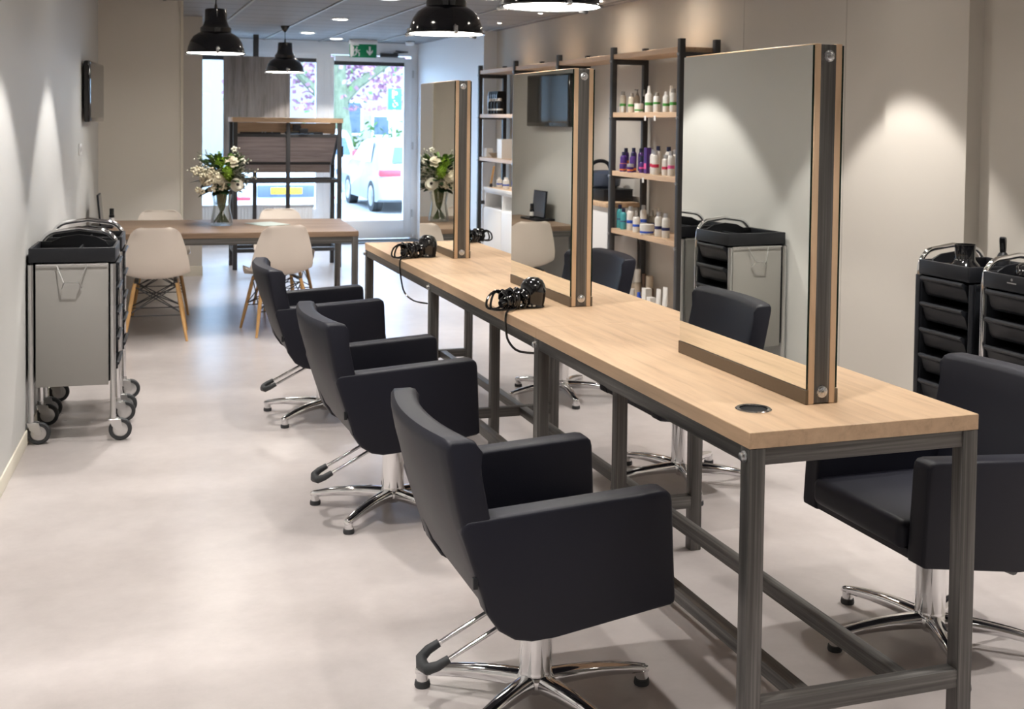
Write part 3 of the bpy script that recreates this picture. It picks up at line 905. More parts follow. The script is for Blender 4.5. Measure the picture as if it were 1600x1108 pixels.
# laptop like screen, bottle, magazine, vase and bouquet on the table
TZ = 0.7505
t = thing('table_screen', 'dark blue upright screen on a black base at the wall end of the dining table', 'screen', (-0.045, 9.60, TZ), DA)
B().box((0.0, 0, 0.009), (0.17, 0.36, 0.018), 0.004).build('base', 'black', t)
R_ = Matrix.Rotation(-0.09, 4, 'Y')
B().box((-0.018, 0, 0.135), (0.012, 0.27, 0.235), 0.003, rot=R_).build('frame', 'black', t)
B().box((-0.011, 0, 0.136), (0.003, 0.255, 0.218), rot=R_).build('display', 'screen_blue', t)
t = thing('spray_can', 'small black bottle standing just right of the dark blue screen', 'bottle', (0.022, 9.56, TZ + 0.0185))
B().lathe([(0, 0), (0.018, 0), (0.019, 0.004), (0.019, 0.075), (0.0, 0.075)], 18, cap=False).build('bottle', 'black', t)
B().lathe([(0, 0.075), (0.0165, 0.075), (0.0165, 0.125), (0.0, 0.127)], 18, cap=False).build('cap', 'gloss_black', t)
B().lathe([(0.0192, 0.02), (0.0192, 0.055)], 18, cap=False).build('bottle_label', 'white', t)
mg = B().box((0, 0, 0.002), (0.24, 0.31, 0.004), 0.001, 1)
M['magazine'] = plain('pale_green_paper', (0.50, 0.60, 0.57), 0.35)
o = mg.build('magazine', 'magazine', None, loc=(1.20, 9.60, TZ)); o.rotation_euler = (0, 0, 0.4)
tag(o, 'pale green magazine lying flat on the dining table right of the vase', 'magazine')

VX, VY = 0.842, 9.575
v = B()
v.lathe([(0.0, 0.002), (0.070, 0.002), (0.078, 0.008), (0.074, 0.04), (0.064, 0.09), (0.058, 0.125), (0.062, 0.16), (0.072, 0.205), (0.069, 0.205), (0.059, 0.16), (0.055, 0.125), (0.061, 0.09), (0.071, 0.04), (0.073, 0.016), (0.0, 0.014)], 32, cap=False)
o = v.build('glass_vase', 'vase_glass', None, loc=(VX, VY, TZ))
o.scale = (1.12, 1.12, 1.2)
tag(o, 'clear waisted glass vase of stems on the dining table', 'vase')
BQ_SCALE = 1.2
M['stem'] = plain('stem_green', (0.075, 0.10, 0.025), 0.5)
M['leaf'] = plain('dark_leaf', (0.02, 0.055, 0.018), 0.4)
M['leaf2'] = plain('fresh_leaf', (0.09, 0.17, 0.03), 0.5)
M['petal'] = plain('cream_petal', (0.66, 0.60, 0.46), 0.6)
M['petal_w'] = plain('white_petal', (0.72, 0.70, 0.60), 0.6)
M['lime'] = plain('lime_bloom', (0.26, 0.40, 0.04), 0.6)
M['gerb_c'] = plain('gerbera_heart', (0.02, 0.012, 0.012), 0.7)
M['twig'] = plain('grey_green_twig', (0.12, 0.16, 0.10), 0.6)
bq = thing('flower_bouquet', 'bouquet of white and lime flowers with dark leaves in the glass vase', 'bouquet', (VX, VY, TZ))
bq.scale = (BQ_SCALE, BQ_SCALE, BQ_SCALE * 0.98)
rnd = random.Random(4)
st = B()
for i in range(34):
    a = rnd.random() * 2 * PI
    r0 = 0.045 * rnd.random() + 0.012
    a1 = a + PI * 0.8 + rnd.random() * 0.5
    r1 = 0.035
    st.tube([(r0 * math.cos(a), r0 * math.sin(a), 0.02), (0.02 * math.cos(a1), 0.02 * math.sin(a1), 0.125), (r1 * math.cos(a1), r1 * math.sin(a1), 0.22), (0.08 * math.cos(a1), 0.08 * math.sin(a1), 0.33)], 0.004, 6)
st.build('stems', 'stem', bq)['kind'] = 'stuff'
def leaf(b, p, d, L, w, droop=0.3):
    d = Vector(d).normalized()
    s = d.cross(Vector((0, 0, 1)))
    s = s.normalized() if s.length > 0.05 else Vector((1, 0, 0))
    p = Vector(p)
    n = 5
    prev = None
    for i in range(n + 1):
        u = i / n
        c = p + d * L * u + Vector((0, 0, -droop * L * u * u))
        ww = w * math.sin(PI * (0.06 + 0.92 * u)) ** 0.8
        cur = [b.bm.verts.new(c - s * ww), b.bm.verts.new(c + Vector((0, 0, -0.25 * ww))), b.bm.verts.new(c + s * ww)]
        if prev:
            b.bm.faces.new((prev[0], prev[1], cur[1], cur[0])); b.bm.faces.new((prev[1], prev[2], cur[2], cur[1]))
        prev = cur
lv = B()
for i in range(30):
    a = 2 * PI * i / 30 + rnd.random() * 0.3
    leaf(lv, (0.045 * math.cos(a), 0.045 * math.sin(a), 0.235 + 0.06 * rnd.random()), (math.cos(a), math.sin(a), 0.35 - 0.45 * rnd.random()), 0.09 + 0.06 * rnd.random(), 0.027, 0.3)
for i in range(150):
    a = rnd.random() * 2 * PI; e = rnd.random() * 1.2
    r = 0.05 + 0.09 * rnd.random()
    leaf(lv, (r * math.cos(a), r * math.sin(a), 0.28 + 0.17 * e * (1 - r * 3)), (math.cos(a), math.sin(a), e), 0.06 + 0.03 * rnd.random(), 0.016)
lv.build('leaves', 'leaf', bq)['kind'] = 'stuff'
lv = B()
for i in range(160):
    a = rnd.random() * 2 * PI; e = rnd.random()
    r = 0.04 + 0.10 * rnd.random()
    leaf(lv, (r * math.cos(a), r * math.sin(a), 0.33 + 0.14 * e), (math.cos(a), math.sin(a), 0.4 + e), 0.05, 0.011)
lv.build('sprig_leaves', 'leaf2', bq)['kind'] = 'stuff'
# wispy twigs with tiny blossoms
for px, pz, py in ((-0.155, 0.46, 0.0), (-0.10, 0.50, 0.03), (0.11, 0.50, 0.0), (0.17, 0.44, -0.03), (0.21, 0.37, -0.02), (0.24, 0.33, 0.02), (-0.20, 0.36, -0.02), (0.15, 0.47, 0.05)):
    b = B()
    b.tube([(px * 0.2, py * 0.2, 0.28), (px * 0.6, py * 0.6, 0.28 + (pz - 0.28) * 0.6), (px, py, pz)], 0.0018, 5)
    for q in range(14):
        u = 0.4 + 0.6 * q / 13
        c = Vector((px * u, py * u, 0.28 + (pz - 0.28) * u)) + Vector((rnd.uniform(-1, 1), rnd.uniform(-1, 1), rnd.uniform(-1, 1))) * 0.022
        leaf(b, c, (rnd.uniform(-1, 1), rnd.uniform(-1, 1), 0.5), 0.02, 0.005)
    tw = b.build('twig', 'twig', bq)
    b = B()
    for q in range(9):
        u = 0.55 + 0.45 * q / 8
        c = Vector((px * u, py * u, 0.28 + (pz - 0.28) * u)) + Vector((rnd.uniform(-1, 1), rnd.uniform(-1, 1), rnd.uniform(-1, 1))) * 0.022
        b.ball(c, 0.006, 1)
    b.build('tiny_blossoms', 'petal_w', tw)['kind'] = 'stuff'
def bloom(p, r, mat, name, layers=3, n=9, up=(0, -1, 0.4)):
    b = B()
    q = Vector(up).normalized().to_track_quat('Z', 'Y').to_matrix()
    p = Vector(p)
    for l in range(layers):
        rr = r * (1 - 0.28 * l)
        for i in range(n):
            a = 2 * PI * (i + 0.5 * l) / n
            ca, sa = math.cos(a), math.sin(a)
            lift = 0.15 + 0.35 * l
            pts = []
            for u, w in ((0.12, 0.10), (0.55, 0.30), (0.9, 0.26), (1.0, 0.12)):
                h = rr * (lift * u - 0.15 * u * u) + 0.01 * l
                pts.append((Vector((ca * u - sa * w, sa * u + ca * w, 0)) * rr + Vector((0, 0, h)), Vector((ca * u + sa * w, sa * u - ca * w, 0)) * rr + Vector((0, 0, h))))
            vv = [[b.bm.verts.new(p + q @ k_) for k_ in pr_] for pr_ in pts]
            for v0, v1 in zip(vv, vv[1:]):
                b.bm.faces.new((v0[0], v0[1], v1[1], v1[0]))
    return b.build(name, mat, bq, 60)
ge = bloom((0.085, -0.115, 0.275), 0.047, 'petal_w', 'gerbera', 2, 16, (0.35, -1, 0.25))
B().ball((0.089, -0.126, 0.279), 0.011, 2).build('gerbera_heart', 'gerb_c', ge)
gb = bloom((0.05, 0.14, 0.31), 0.055, 'petal_w', 'gerbera', 2, 16, (1, 0.9, 0.3))
B().ball((0.058, 0.15, 0.314), 0.011, 2).build('gerbera_heart', 'gerb_c', gb)
gc = bloom((0.13, 0.03, 0.29), 0.055, 'petal_w', 'gerbera', 2, 16, (1, 0.1, 0.35))
B().ball((0.141, 0.032, 0.296), 0.011, 2).build('gerbera_heart', 'gerb_c', gc)
def pompon(p, r, mat, name):
    b = B()
    for i in range(90):
        z = 1 - 2 * (i + 0.5) / 90; a = i * 2.39996
        rr = math.sqrt(1 - z * z)
        d = Vector((rr * math.cos(a), rr * math.sin(a), z))
        leaf(b, Vector(p) + d * r * 0.5, d, r * 0.6, r * 0.16, 0.1)
    b.ball(p, r * 0.75, 2)
    return b.build(name, mat, bq, 60)
pompon((0.02, -0.13, 0.36), 0.046, 'lime', 'lime_chrysanthemum')
pompon((-0.02, -0.085, 0.425), 0.042, 'lime', 'lime_chrysanthemum')
pompon((0.045, -0.08, 0.29), 0.030, 'lime', 'lime_chrysanthemum')
pompon((0.06, 0.06, 0.39), 0.040, 'lime', 'lime_chrysanthemum')
bloom((0.055, -0.09, 0.425), 0.050, 'petal', 'rose', 4, 8, (0.1, -0.9, 1))
bloom((-0.03, -0.14, 0.32), 0.040, 'petal', 'rose', 4, 8, (-0.1, -1, 0.6))
bloom((0.02, 0.08, 0.42), 0.048, 'petal', 'rose', 4, 8, (0.6, 0.4, 1))
def cluster(p, n, spread, mat, name, r=0.0185):
    b = B()
    for i in range(n):
        c = Vector(p) + Vector((rnd.gauss(0, 1) * spread[0], rnd.gauss(0, 1) * spread[1], rnd.gauss(0, 1) * spread[2]))
        for q in range(5):
            a = 2 * PI * q / 5 + i
            b.ball(c + Vector((math.cos(a) * r * 0.7, rnd.uniform(-0.004, 0.004), math.sin(a) * r * 0.7)), r * 0.55, 1)
    o = b.build(name, mat, bq, 70)
    o['kind'] = 'stuff'
    return o
cluster((-0.085, -0.10, 0.305), 26, (0.038, 0.02, 0.032), 'petal', 'stock_flower')
cluster((-0.045, -0.12, 0.335), 10, (0.02, 0.015, 0.02), 'petal', 'stock_flower')
cluster((-0.03, -0.13, 0.285), 9, (0.025, 0.015, 0.02), 'petal', 'stock_flower')
cluster((-0.13, -0.03, 0.35), 9, (0.03, 0.03, 0.025), 'petal', 'stock_flower')
cluster((0.10, -0.06, 0.385), 16, (0.022, 0.02, 0.04), 'petal_w', 'larkspur')
cluster((0.11, 0.06, 0.36), 16, (0.022, 0.03, 0.04), 'petal_w', 'larkspur')
cluster((-0.02, 0.11, 0.33), 12, (0.03, 0.02, 0.03), 'petal', 'stock_flower')

# ------------------------------------------------------------------ television and sockets on the left wall
tvr = math.radians(6.5)
t = thing('television', 'flat black television on the left wall above the trolleys', 'television', (-0.103, 9.50, 1.775), -tvr)
B().box((0, 0, 0), (0.045, 0.80, 0.445), 0.012, 3).build('casing', 'gloss_black', t)
B().box((0.0225, 0.0, 0.008), (0.003, 0.75, 0.395)).build('screen', 'tv', t)
B().box((-0.034, 0.0, 0), (0.024, 0.2, 0.2), 0.003).build('wall_bracket', 'black', t)
ys = 8.97
t = thing('wall_socket', 'white double wall socket on the left wall below the television', 'socket', (wlx(ys), ys, 1.36), -AW)
B().box((0.005, 0, 0), (0.010, 0.155, 0.082), 0.003).build('cover_plate', 'white', t)
for s in (-1, 1):
    B().cyl((0.0095, s * 0.036, 0), (0.0105, s * 0.036, 0), 0.020, seg=18).build('socket_hole', 'grey_panel', t)

# ------------------------------------------------------------------ shelf unit on the right
PX0, PX1 = 3.80, 4.075
PY = [7.533, 8.712, 9.92, 11.115, 12.292]
SZ = [1.675, 1.213, 0.757, 0.13]
sh = thing('shelf_unit', 'tall open shelf unit of dark steel posts and oak boards along the right wall', 'shelf')
for y in PY:
    for x in (PX0, PX1):
        p = B().box((x, y, 1.095), (0.042, 0.045, 2.19), 0.002).build('post', 'dark_steel', sh)
        if x == PX0:
            b = B()
            for z in (2.08, 1.63, 1.17, 0.71):
                b.cyl((PX0 - 0.021, y, z), (PX0 - 0.032, y, z), 0.010, seg=10)
            b.build('bolts', 'zinc', p)
    for z in (2.075, 1.63, 1.168, 0.712, 0.09):
        B().box(((PX0 + PX1) / 2, y, z), (PX1 - PX0 - 0.04, 0.04, 0.04), 0.002).build('bracket', 'dark_steel', sh)
def board(y0, y1, z, mat='oak'):
    B().box(((PX0 + PX1) / 2 + 0.004, (y0 + y1) / 2, z - 0.019), (PX1 - PX0 + 0.03, y1 - y0 - 0.046, 0.038), 0.0015, 1).build('shelf_board', mat, sh)
for i in range(4):
    B().box(((PX0 + PX1) / 2 + 0.004, (PY[i] + PY[i + 1]) / 2, 2.115), (PX1 - PX0 + 0.03, PY[i + 1] - PY[i] - 0.046, 0.038), 0.0015, 1).build('shelf_board', 'oak', sh)
for z in SZ:
    board(PY[0], PY[1], z)
for z in (1.665, 1.205):
    board(PY[3], PY[4], z)
# counter inside the third bay and the white cubby cabinet in front of the unit
cb = thing('counter_cabinet', 'white counter cabinet with an oak top built in behind the bottle shelves', 'cabinet', (3.93, 9.31, 0))
B().box((0, 0, 0.456), (0.25, 1.10, 0.912), 0.002).build('carcass', 'white', cb)
B().box((-0.01, 0, 0.931), (0.30, 1.12, 0.037), 0.002).build('counter_top', 'oak_x', cb)
for i in range(2):
    B().box((-0.131, -0.27 + 0.54 * i, 0.46), (0.012, 0.53, 0.84), 0.002).build('door', 'white', cb)
cb = thing('cubby_cabinet', 'low white cabinet with open cubbyholes under its oak top, before the shelf unit', 'cabinet', (3.58, 10.27, 0))
c = B()
c.box((0, 0, 0.39), (0.36, 1.10, 0.78), 0.002).box((0, 0, 0.925), (0.36, 1.10, 0.02), 0.001)
c.box((0.172, 0, 0.85), (0.016, 1.10, 0.14))
for y in (-0.535, 0.01, 0.535):
    c.box((0, y, 0.85), (0.36, 0.03, 0.15), 0.001)
c.build('carcass', 'white', cb)
B().box((0.004, 0, 0.950), (0.350, 1.11, 0.028), 0.002).build('cabinet_top', 'oak', cb)
B().box((-0.186, 0, 0.951), (0.012, 1.11, 0.032), 0.001).build('front_edge', 'white', cb)
for i in range(2):
    B().box((-0.186, -0.275 + 0.55 * i, 0.40), (0.012, 0.54, 0.74), 0.002).build('door', 'white', cb)

# ------------------------------------------------------------------ products on the shelves
M['cream'] = plain('cream_bottle', (0.70, 0.63, 0.52), 0.35)
M['bwhite'] = plain('white_bottle', (0.80, 0.78, 0.74), 0.35)
M['purple'] = plain('purple_bottle', (0.075, 0.03, 0.20), 0.25)
M['teal'] = plain('teal_bottle', (0.07, 0.36, 0.40), 0.2)
M['navy'] = plain('navy_cap', (0.015, 0.018, 0.06), 0.35)
M['green_l'] = plain('green_label', (0.07, 0.33, 0.06), 0.5)
M['orange_l'] = plain('orange_label', (0.80, 0.20, 0.04), 0.5)
M['pink_l'] = plain('pink_label', (0.80, 0.12, 0.36), 0.5)
M['red_l'] = plain('red_label', (0.62, 0.03, 0.09), 0.5)
M['blue_l'] = plain('blue_label', (0.02, 0.09, 0.55), 0.5)
M['navy_l'] = plain('navy_label', (0.03, 0.035, 0.13), 0.5)
M['amber'] = plain('amber_bottle', (0.14, 0.085, 0.06), 0.25)
M['beige'] = plain('beige_bottle', (0.52, 0.44, 0.34), 0.35)
M['silver_cap'] = plain('silver_cap', (0.6, 0.6, 0.62), 0.3, 0.8)
M['cap_clear'] = plain('smoky_cap', (0.36, 0.34, 0.31), 0.2)
def bottle(x, y, z, r, h, mat, cap, capmat, lab, group, label, name='bottle', band=None, cat='bottle'):
    t = thing(name, label, cat, (x, y, z), 0, group)
    if cap == 'jar':
        B().lathe([(0, 0), (r * 0.96, 0), (r, 0.004), (r, h * 0.62), (0, h * 0.62)], 20, cap=False).build('jar', mat, t)
        B().lathe([(0, h * 0.62), (r * 1.03, h * 0.62), (r * 1.03, h - 0.003), (r * 0.98, h), (0, h)], 20, cap=False).build('lid', capmat, t)
        hb = h * 0.62
        b0, b1 = 0.25, 0.55
    elif cap == 'tube':
        c = h * 0.16
        b = B()
        n = 16
        rings = []
        for u in (0.0, 0.3, 0.6, 0.9, 1.0):
            zz = c + (h - c) * u
            rings.append([b.bm.verts.new((r * 0.9 * (1 - 0.88 * u) * math.cos(2 * PI * k_ / n), r * (0.9 + 0.25 * u) * math.sin(2 * PI * k_ / n), zz)) for k_ in range(n)])
        for a_, c_ in zip(rings, rings[1:]): b.bridge(a_, c_)
        b.bm.faces.new(rings[0][::-1]); b.bm.faces.new(rings[-1])
        b.build('tube', mat, t)
        B().lathe([(0, 0), (r * 0.85, 0), (r * 0.85, c), (0, c)], 18, cap=False).build('cap', capmat, t)
        return t
    elif cap == 'box':
        B().box((0, 0, h / 2), (r * 1.6, r * 2, h), 0.001, 1).build('carton', mat, t)
        if lab: B().box((-r * 0.8 - 0.0004, 0, h * 0.28), (0.0008, r * 1.6, h * 0.22)).build('carton_label', lab, t)
        return t
    else:
        hs = {'pump': 0.74, 'flat': 0.82, 'spray': 0.72, 'long': 0.66}[cap]
        hb = h * hs
        B().lathe([(0, 0), (r * 0.94, 0), (r, 0.004), (r, hb * 0.86), (r * 0.9, hb * 0.94), (r * 0.62, hb), (0, hb)], 20, cap=False).build('bottle_body', mat, t)
        if cap == 'flat':
            B().lathe([(0, hb), (r * 0.6, hb), (r * 0.58, h), (0, h)], 16, cap=False).build('cap', capmat, t)
        elif cap == 'long':
            B().lathe([(0, hb), (r * 0.82, hb), (r * 0.78, h), (0, h)], 16, cap=False).build('cap', capmat, t)
        elif cap == 'pump':
            b = B().lathe([(0, hb), (r * 0.5, hb), (r * 0.45, hb + 0.015), (0.005, hb + 0.017), (0.004, h - 0.008), (0, h - 0.008)], 14, cap=False)
            b.box((-0.007, 0, h - 0.004), (0.032, 0.011, 0.009), 0.002)
            b.build('pump', capmat, t)
        else:
            b = B().lathe([(0, hb), (r * 0.55, hb), (r * 0.42, hb + (h - hb) * 0.4), (r * 0.34, h), (0, h)], 14, cap=False)
            b.build('spray_nozzle', capmat, t)
        b0, b1 = band or (0.36, 0.52)
    if lab:
        B().lathe([(r + 0.0006, hb * b0), (r + 0.0006, hb * b1)], 20, cap=False).build('label_band', lab, t)
    return t
XF, XB = 3.855, 3.985
z2, z3, z4, z5 = [z + 0.0005 for z in SZ]
G2, G3, G4, G5 = 'bottles on the top bottle shelf', 'bottles on the purple and red shelf', 'bottles on the teal and blue shelf', 'products on the lowest shelf'
bottle(XF, 8.645, z2, 0.025, 0.165, 'cream', 'flat', 'cap_clear', 'green_l', G2, 'cream bottle with green band, leftmost tall one on the top bottle shelf')
bottle(XF, 8.485, z2, 0.026, 0.150, 'cream', 'flat', 'cap_clear', 'green_l', G2, 'cream bottle with green band, second from the left on the top bottle shelf')
bottle(XB, 8.66, z2, 0.022, 0.185, 'beige', 'pump', 'cap_clear', None, G2, 'beige pump bottle behind the two leftmost cream bottles of the top bottle shelf')
bottle(XF, 8.345, z2, 0.034, 0.068, 'bwhite', 'jar', 'bwhite', 'green_l', G2, 'low white jar with green print on the top bottle shelf', 'cream_jar', cat='jar')
bottle(XB, 8.53, z2, 0.022, 0.180, 'clear', 'spray', 'cap_clear', None, G2, 'clear spray bottle behind the low white jar on the top bottle shelf')
bottle(XF, 8.165, z2, 0.031, 0.198, 'bwhite', 'spray', 'bwhite', 'green_l', G2, 'white spray bottle with green band, right of the low jar')
bottle(XF, 8.03, z2, 0.026, 0.145, 'bwhite', 'flat', 'cap_clear', 'green_l', G2, 'shorter white bottle with green band between the two white spray bottles', band=(0.5, 0.64))
bottle(XB, 8.06, z2, 0.026, 0.200, 'bwhite', 'spray', 'bwhite', 'green_l', G2, 'tall white spray bottle, second from the right group on the top bottle shelf', band=(0.18, 0.34))
bottle(XF, 7.865, z2, 0.029, 0.150, 'bwhite', 'flat', 'bwhite', 'green_l', G2, 'white bottle with green band just left of the nearest shelf post, top bottle shelf')
bottle(XF, 7.755, z2, 0.026, 0.170, 'bwhite', 'flat', 'cap_clear', 'green_l', G2, 'white bottle with green band half hidden behind the nearest shelf post, top bottle shelf')
bottle(XF, 8.70, z2, 0.018, 0.045, 'bwhite', 'box', 'bwhite', None, G2, 'tiny white carton at the left end of the top bottle shelf', 'small_carton', cat='carton')
bottle(3.82, 8.565, z2, 0.013, 0.05, 'bwhite', 'jar', 'bwhite', None, G2, 'tiny white tub between the two leftmost cream bottles', 'small_tub', cat='tub')
PB = 'purple'
bottle(XB, 8.86, z3, 0.026, 0.175, PB, 'flat', 'navy', 'orange_l', G3, 'purple bottle with orange band, leftmost on its shelf')
bottle(XF, 8.615, z3, 0.027, 0.150, PB, 'flat', 'navy', 'orange_l', G3, 'front purple bottle with orange band, second from the left', band=(0.38, 0.5))
bottle(XB, 8.71, z3, 0.025, 0.180, PB, 'flat', 'navy', None, G3, 'plain purple bottle behind the gap between the two front purple bottles')
bottle(XF, 8.435, z3, 0.027, 0.150, PB, 'flat', 'navy', 'orange_l', G3, 'front purple bottle, third from the left, with a small purple jar at its foot', band=(0.1, 0.25))
bottle(XB, 8.575, z3, 0.022, 0.180, PB, 'flat', 'navy', None, G3, 'tall purple bottle at the right end of the back purple row')
bottle(3.81, 8.525, z3, 0.027, 0.060, PB, 'jar', 'purple', 'orange_l', G3, 'low purple jar with orange print before the purple bottles', 'purple_jar', cat='jar')
bottle(3.81, 8.385, z3, 0.025, 0.065, PB, 'jar', 'silver_cap', 'orange_l', G3, 'low purple jar with silver lid before the purple bottles', 'purple_jar', cat='jar')
bottle(XF, 8.275, z3, 0.021, 0.130, PB, 'long', 'navy', 'pink_l', G3, 'small purple bottle with pink band between purple bottles and tall tube')
bottle(XF, 8.175, z3, 0.025, 0.195, PB, 'box', 'purple', 'pink_l', G3, 'tall purple carton with pink band, beside the white and red bottles', 'purple_carton', cat='carton')
bottle(XF, 8.075, z3, 0.025, 0.185, 'bwhite', 'flat', 'silver_cap', 'red_l', G3, 'white bottle with red band next to the tall purple carton')
bottle(3.83, 7.985, z3, 0.027, 0.180, 'bwhite', 'flat', 'silver_cap', 'red_l', G3, 'second white bottle with red band right of the purple carton')
bottle(XB, 8.26, z3, 0.026, 0.205, 'bwhite', 'flat', 'navy', None, G3, 'navy capped white bottle standing behind the first red banded pair')
bottle(XB, 8.08, z3, 0.028, 0.205, 'bwhite', 'flat', 'navy', None, G3, 'navy capped white bottle at the back, nearer the post')
bottle(XB, 7.98, z3, 0.024, 0.185, 'bwhite', 'flat', 'silver_cap', None, G3, 'silver capped white bottle in the back row behind the shorter red banded bottle')
bottle(XF, 7.865, z3, 0.027, 0.150, 'bwhite', 'flat', 'silver_cap', 'red_l', G3, 'shorter white bottle with red band just left of the post')
bottle(XF, 7.775, z3, 0.025, 0.180, 'bwhite', 'flat', 'silver_cap', 'pink_l', G3, 'white bottle with pink band cut off by the nearest post')
bottle(XF, 8.67, z4, 0.025, 0.185, 'teal', 'flat', 'navy', 'navy_l', G4, 'taller teal bottle at the left end of its shelf', band=(0.44, 0.50))
bottle(3.83, 8.545, z4, 0.025, 0.165, 'teal', 'flat', 'navy', 'navy_l', G4, 'shorter teal bottle, second from the left', band=(0.44, 0.50))
bottle(XF, 8.465, z4, 0.029, 0.185, 'bwhite', 'flat', 'silver_cap', 'blue_l', G4, 'white bottle with blue band beside the teal bottles')
bottle(3.83, 8.30, z4, 0.029, 0.165, 'bwhite', 'spray', 'cap_clear', 'blue_l', G4, 'shorter white spray bottle with blue band left of the wide jar')
bottle(XB, 8.51, z4, 0.027, 0.190, 'bwhite', 'flat', 'silver_cap', 'blue_l', G4, 'white bottle with blue band standing in the back row')
bottle(XB, 8.35, z4, 0.031, 0.165, 'clear', 'spray', 'cap_clear', 'navy_l', G4, 'clear spray bottle behind the wide jar')
bottle(3.83, 8.115, z4, 0.052, 0.078, 'bwhite', 'jar', 'bwhite', 'blue_l', G4, 'wide low white jar with blue print', 'cream_jar', cat='jar')
bottle(XB, 8.25, z4, 0.022, 0.190, 'amber', 'pump', 'cap_clear', 'navy_l', G4, 'dark pump bottle behind the right side of the wide jar')
bottle(XF, 7.965, z4, 0.029, 0.180, 'bwhite', 'flat', 'silver_cap', 'navy_l', G4, 'white bottle with navy band right of the wide jar')
bottle(XF, 7.845, z4, 0.029, 0.180, 'bwhite', 'flat', 'silver_cap', 'navy_l', G4, 'white bottle with navy band cut off by the nearest post')
# lowest shelf
bottle(XB, 8.90, z5, 0.026, 0.180, 'beige', 'flat', 'bwhite', None, G5, 'beige bottle half hidden behind the chair back, leftmost of the lowest shelf')
bottle(XB, 8.80, z5, 0.036, 0.300, 'beige', 'long', 'bwhite', None, G5, 'thick beige bottle with a tall white cap, right of the chair back')
bottle(XB, 8.695, z5, 0.022, 0.270, 'beige', 'long', 'bwhite', None, G5, 'slim beige bottle between the two thick tall ones')
bottle(XB, 8.60, z5, 0.033, 0.300, 'beige', 'long', 'bwhite', None, G5, 'second thick beige bottle with a tall cap')
bottle(4.02, 8.55, z5, 0.021, 0.270, 'amber', 'long', 'amber', None, G5, 'slim amber bottle before the rear steel post')
bottle(4.0, 8.41, z5, 0.036, 0.270, 'amber', 'long', 'beige', None, G5, 'thick brown bottle with a beige cap')
bottle(XF, 8.15, z5, 0.033, 0.215, 'bwhite', 'box', 'bwhite', 'red_l', G5, 'upright white carton with red foot', 'carton', cat='carton')
bottle(3.88, 8.33, z5, 0.024, 0.150, 'beige', 'flat', 'beige', None, G5, 'small beige bottle left of the white carton')
bottle(XF, 8.445, z5, 0.034, 0.17, 'bwhite', 'jar', 'bwhite', None, G5, 'round white jar seen just above the table edge', 'cream_jar', cat='jar')
bottle(XF, 8.29, z5, 0.022, 0.165, 'blue_l', 'flat', 'blue_l', None, G5, 'small deep blue bottle', cat='bottle')
bottle(3.83, 8.02, z5, 0.030, 0.165, 'bwhite', 'box', 'bwhite', 'blue_l', G5, 'short white carton with blue print near the post', 'carton', cat='carton')
bottle(XF, 7.945, z5, 0.032, 0.235, 'bwhite', 'tube', 'orange_l', None, G5, 'white tube on an orange cap left of the nearest post', 'tube', cat='tube')
bottle(XF, 7.835, z5, 0.032, 0.265, 'bwhite', 'tube', 'orange_l', None, G5, 'taller white tube on an orange cap against the nearest post', 'tube', cat='tube')
# price tags hanging from the top bottle shelf
TGL = 'small white price tag hanging under the shelf board'
for y, z, w in ((8.06, z2, 'left'), (7.895, z2, 'right')):
    o = B().box((0, 0, -0.024), (0.002, 0.03, 0.036)).build('price_tag', 'bwhite', None, loc=(3.776, y, z - 0.022))
    tag(o, 'small white price tag under the top bottle shelf, the %s one of two' % w, 'price tag', 'price tags')
o = B().box((0, 0, -0.024), (0.002, 0.03, 0.036)).build('price_tag', 'bwhite', None, loc=(3.776, 8.08, z3 - 0.022))
tag(o, 'small white price tag under the purple and red bottle shelf', 'price tag', 'price tags')
# far bay
zf2, zf3 = 1.6655, 1.2055
GF = 'products in the farthest shelf bay'
for i in range(5):
    t = thing('hair_colour_pouch', 'black pouch standing in the row on the top board of the farthest shelf bay', 'pouch', (3.93, 12.24 - 0.07 * i, zf2), 0, 'black pouches in the farthest bay')
    B().prism([(-0.055, 0.0), (0.055, 0.0), (0.052, 0.20), (0.045, 0.245), (-0.045, 0.245), (-0.052, 0.20)], 'y', -0.022, 0.022, 0.006, 2).build('pouch', 'black', t)
    B().box((-0.056, 0, 0.13), (0.002, 0.014, 0.16)).build('pouch_stripe', 'silver_cap', t)
WH = ['first', 'second', 'third', 'fourth', 'fifth']
for i in range(4):
    bottle(3.84, 12.03 - 0.10 * i, zf2, 0.033, 0.165, 'black', 'flat', 'bwhite', 'bwhite', GF, 'black bottle with white cap, %s from the left before the black pouches' % WH[i], band=(0.3, 0.42))
bottle(3.88, 12.22, zf3, 0.045, 0.095, 'bwhite', 'box', 'bwhite', None, GF, 'small white carton at the left on the middle board of the farthest bay', 'carton', cat='carton')
t = thing('bowl', 'shallow grey bowl on the middle board of the farthest shelf bay', 'bowl', (3.90, 12.02, zf3), 0, GF)
B().lathe([(0.0, 0.003), (0.04, 0.0), (0.085, 0.05), (0.08, 0.05), (0.04, 0.012), (0.0, 0.012)], 24, cap=False).build('bowl', 'cap_clear', t)
bottle(3.91, 11.76, zf3, 0.075, 0.20, 'bwhite', 'box', 'bwhite', None, GF, 'tall pale carton right of the grey bowl', 'carton', cat='carton')
ztop = 0.9645
GC = 'small things on the cubby cabinet'
t = thing('wooden_brush', 'slim orange brush with a dark end on the left end of the cubby cabinet', 'brush', (3.45, 10.79, 0.9645), 0, GC)
B().cyl((0, 0, 0.03), (0.03, -0.01, 0.20), 0.011, 0.009, seg=10).build('handle', 'beech', t)
B().cyl((0, 0, 0.0), (0.004, 0, 0.035), 0.016, 0.013, seg=10).build('bristles', 'black', t)
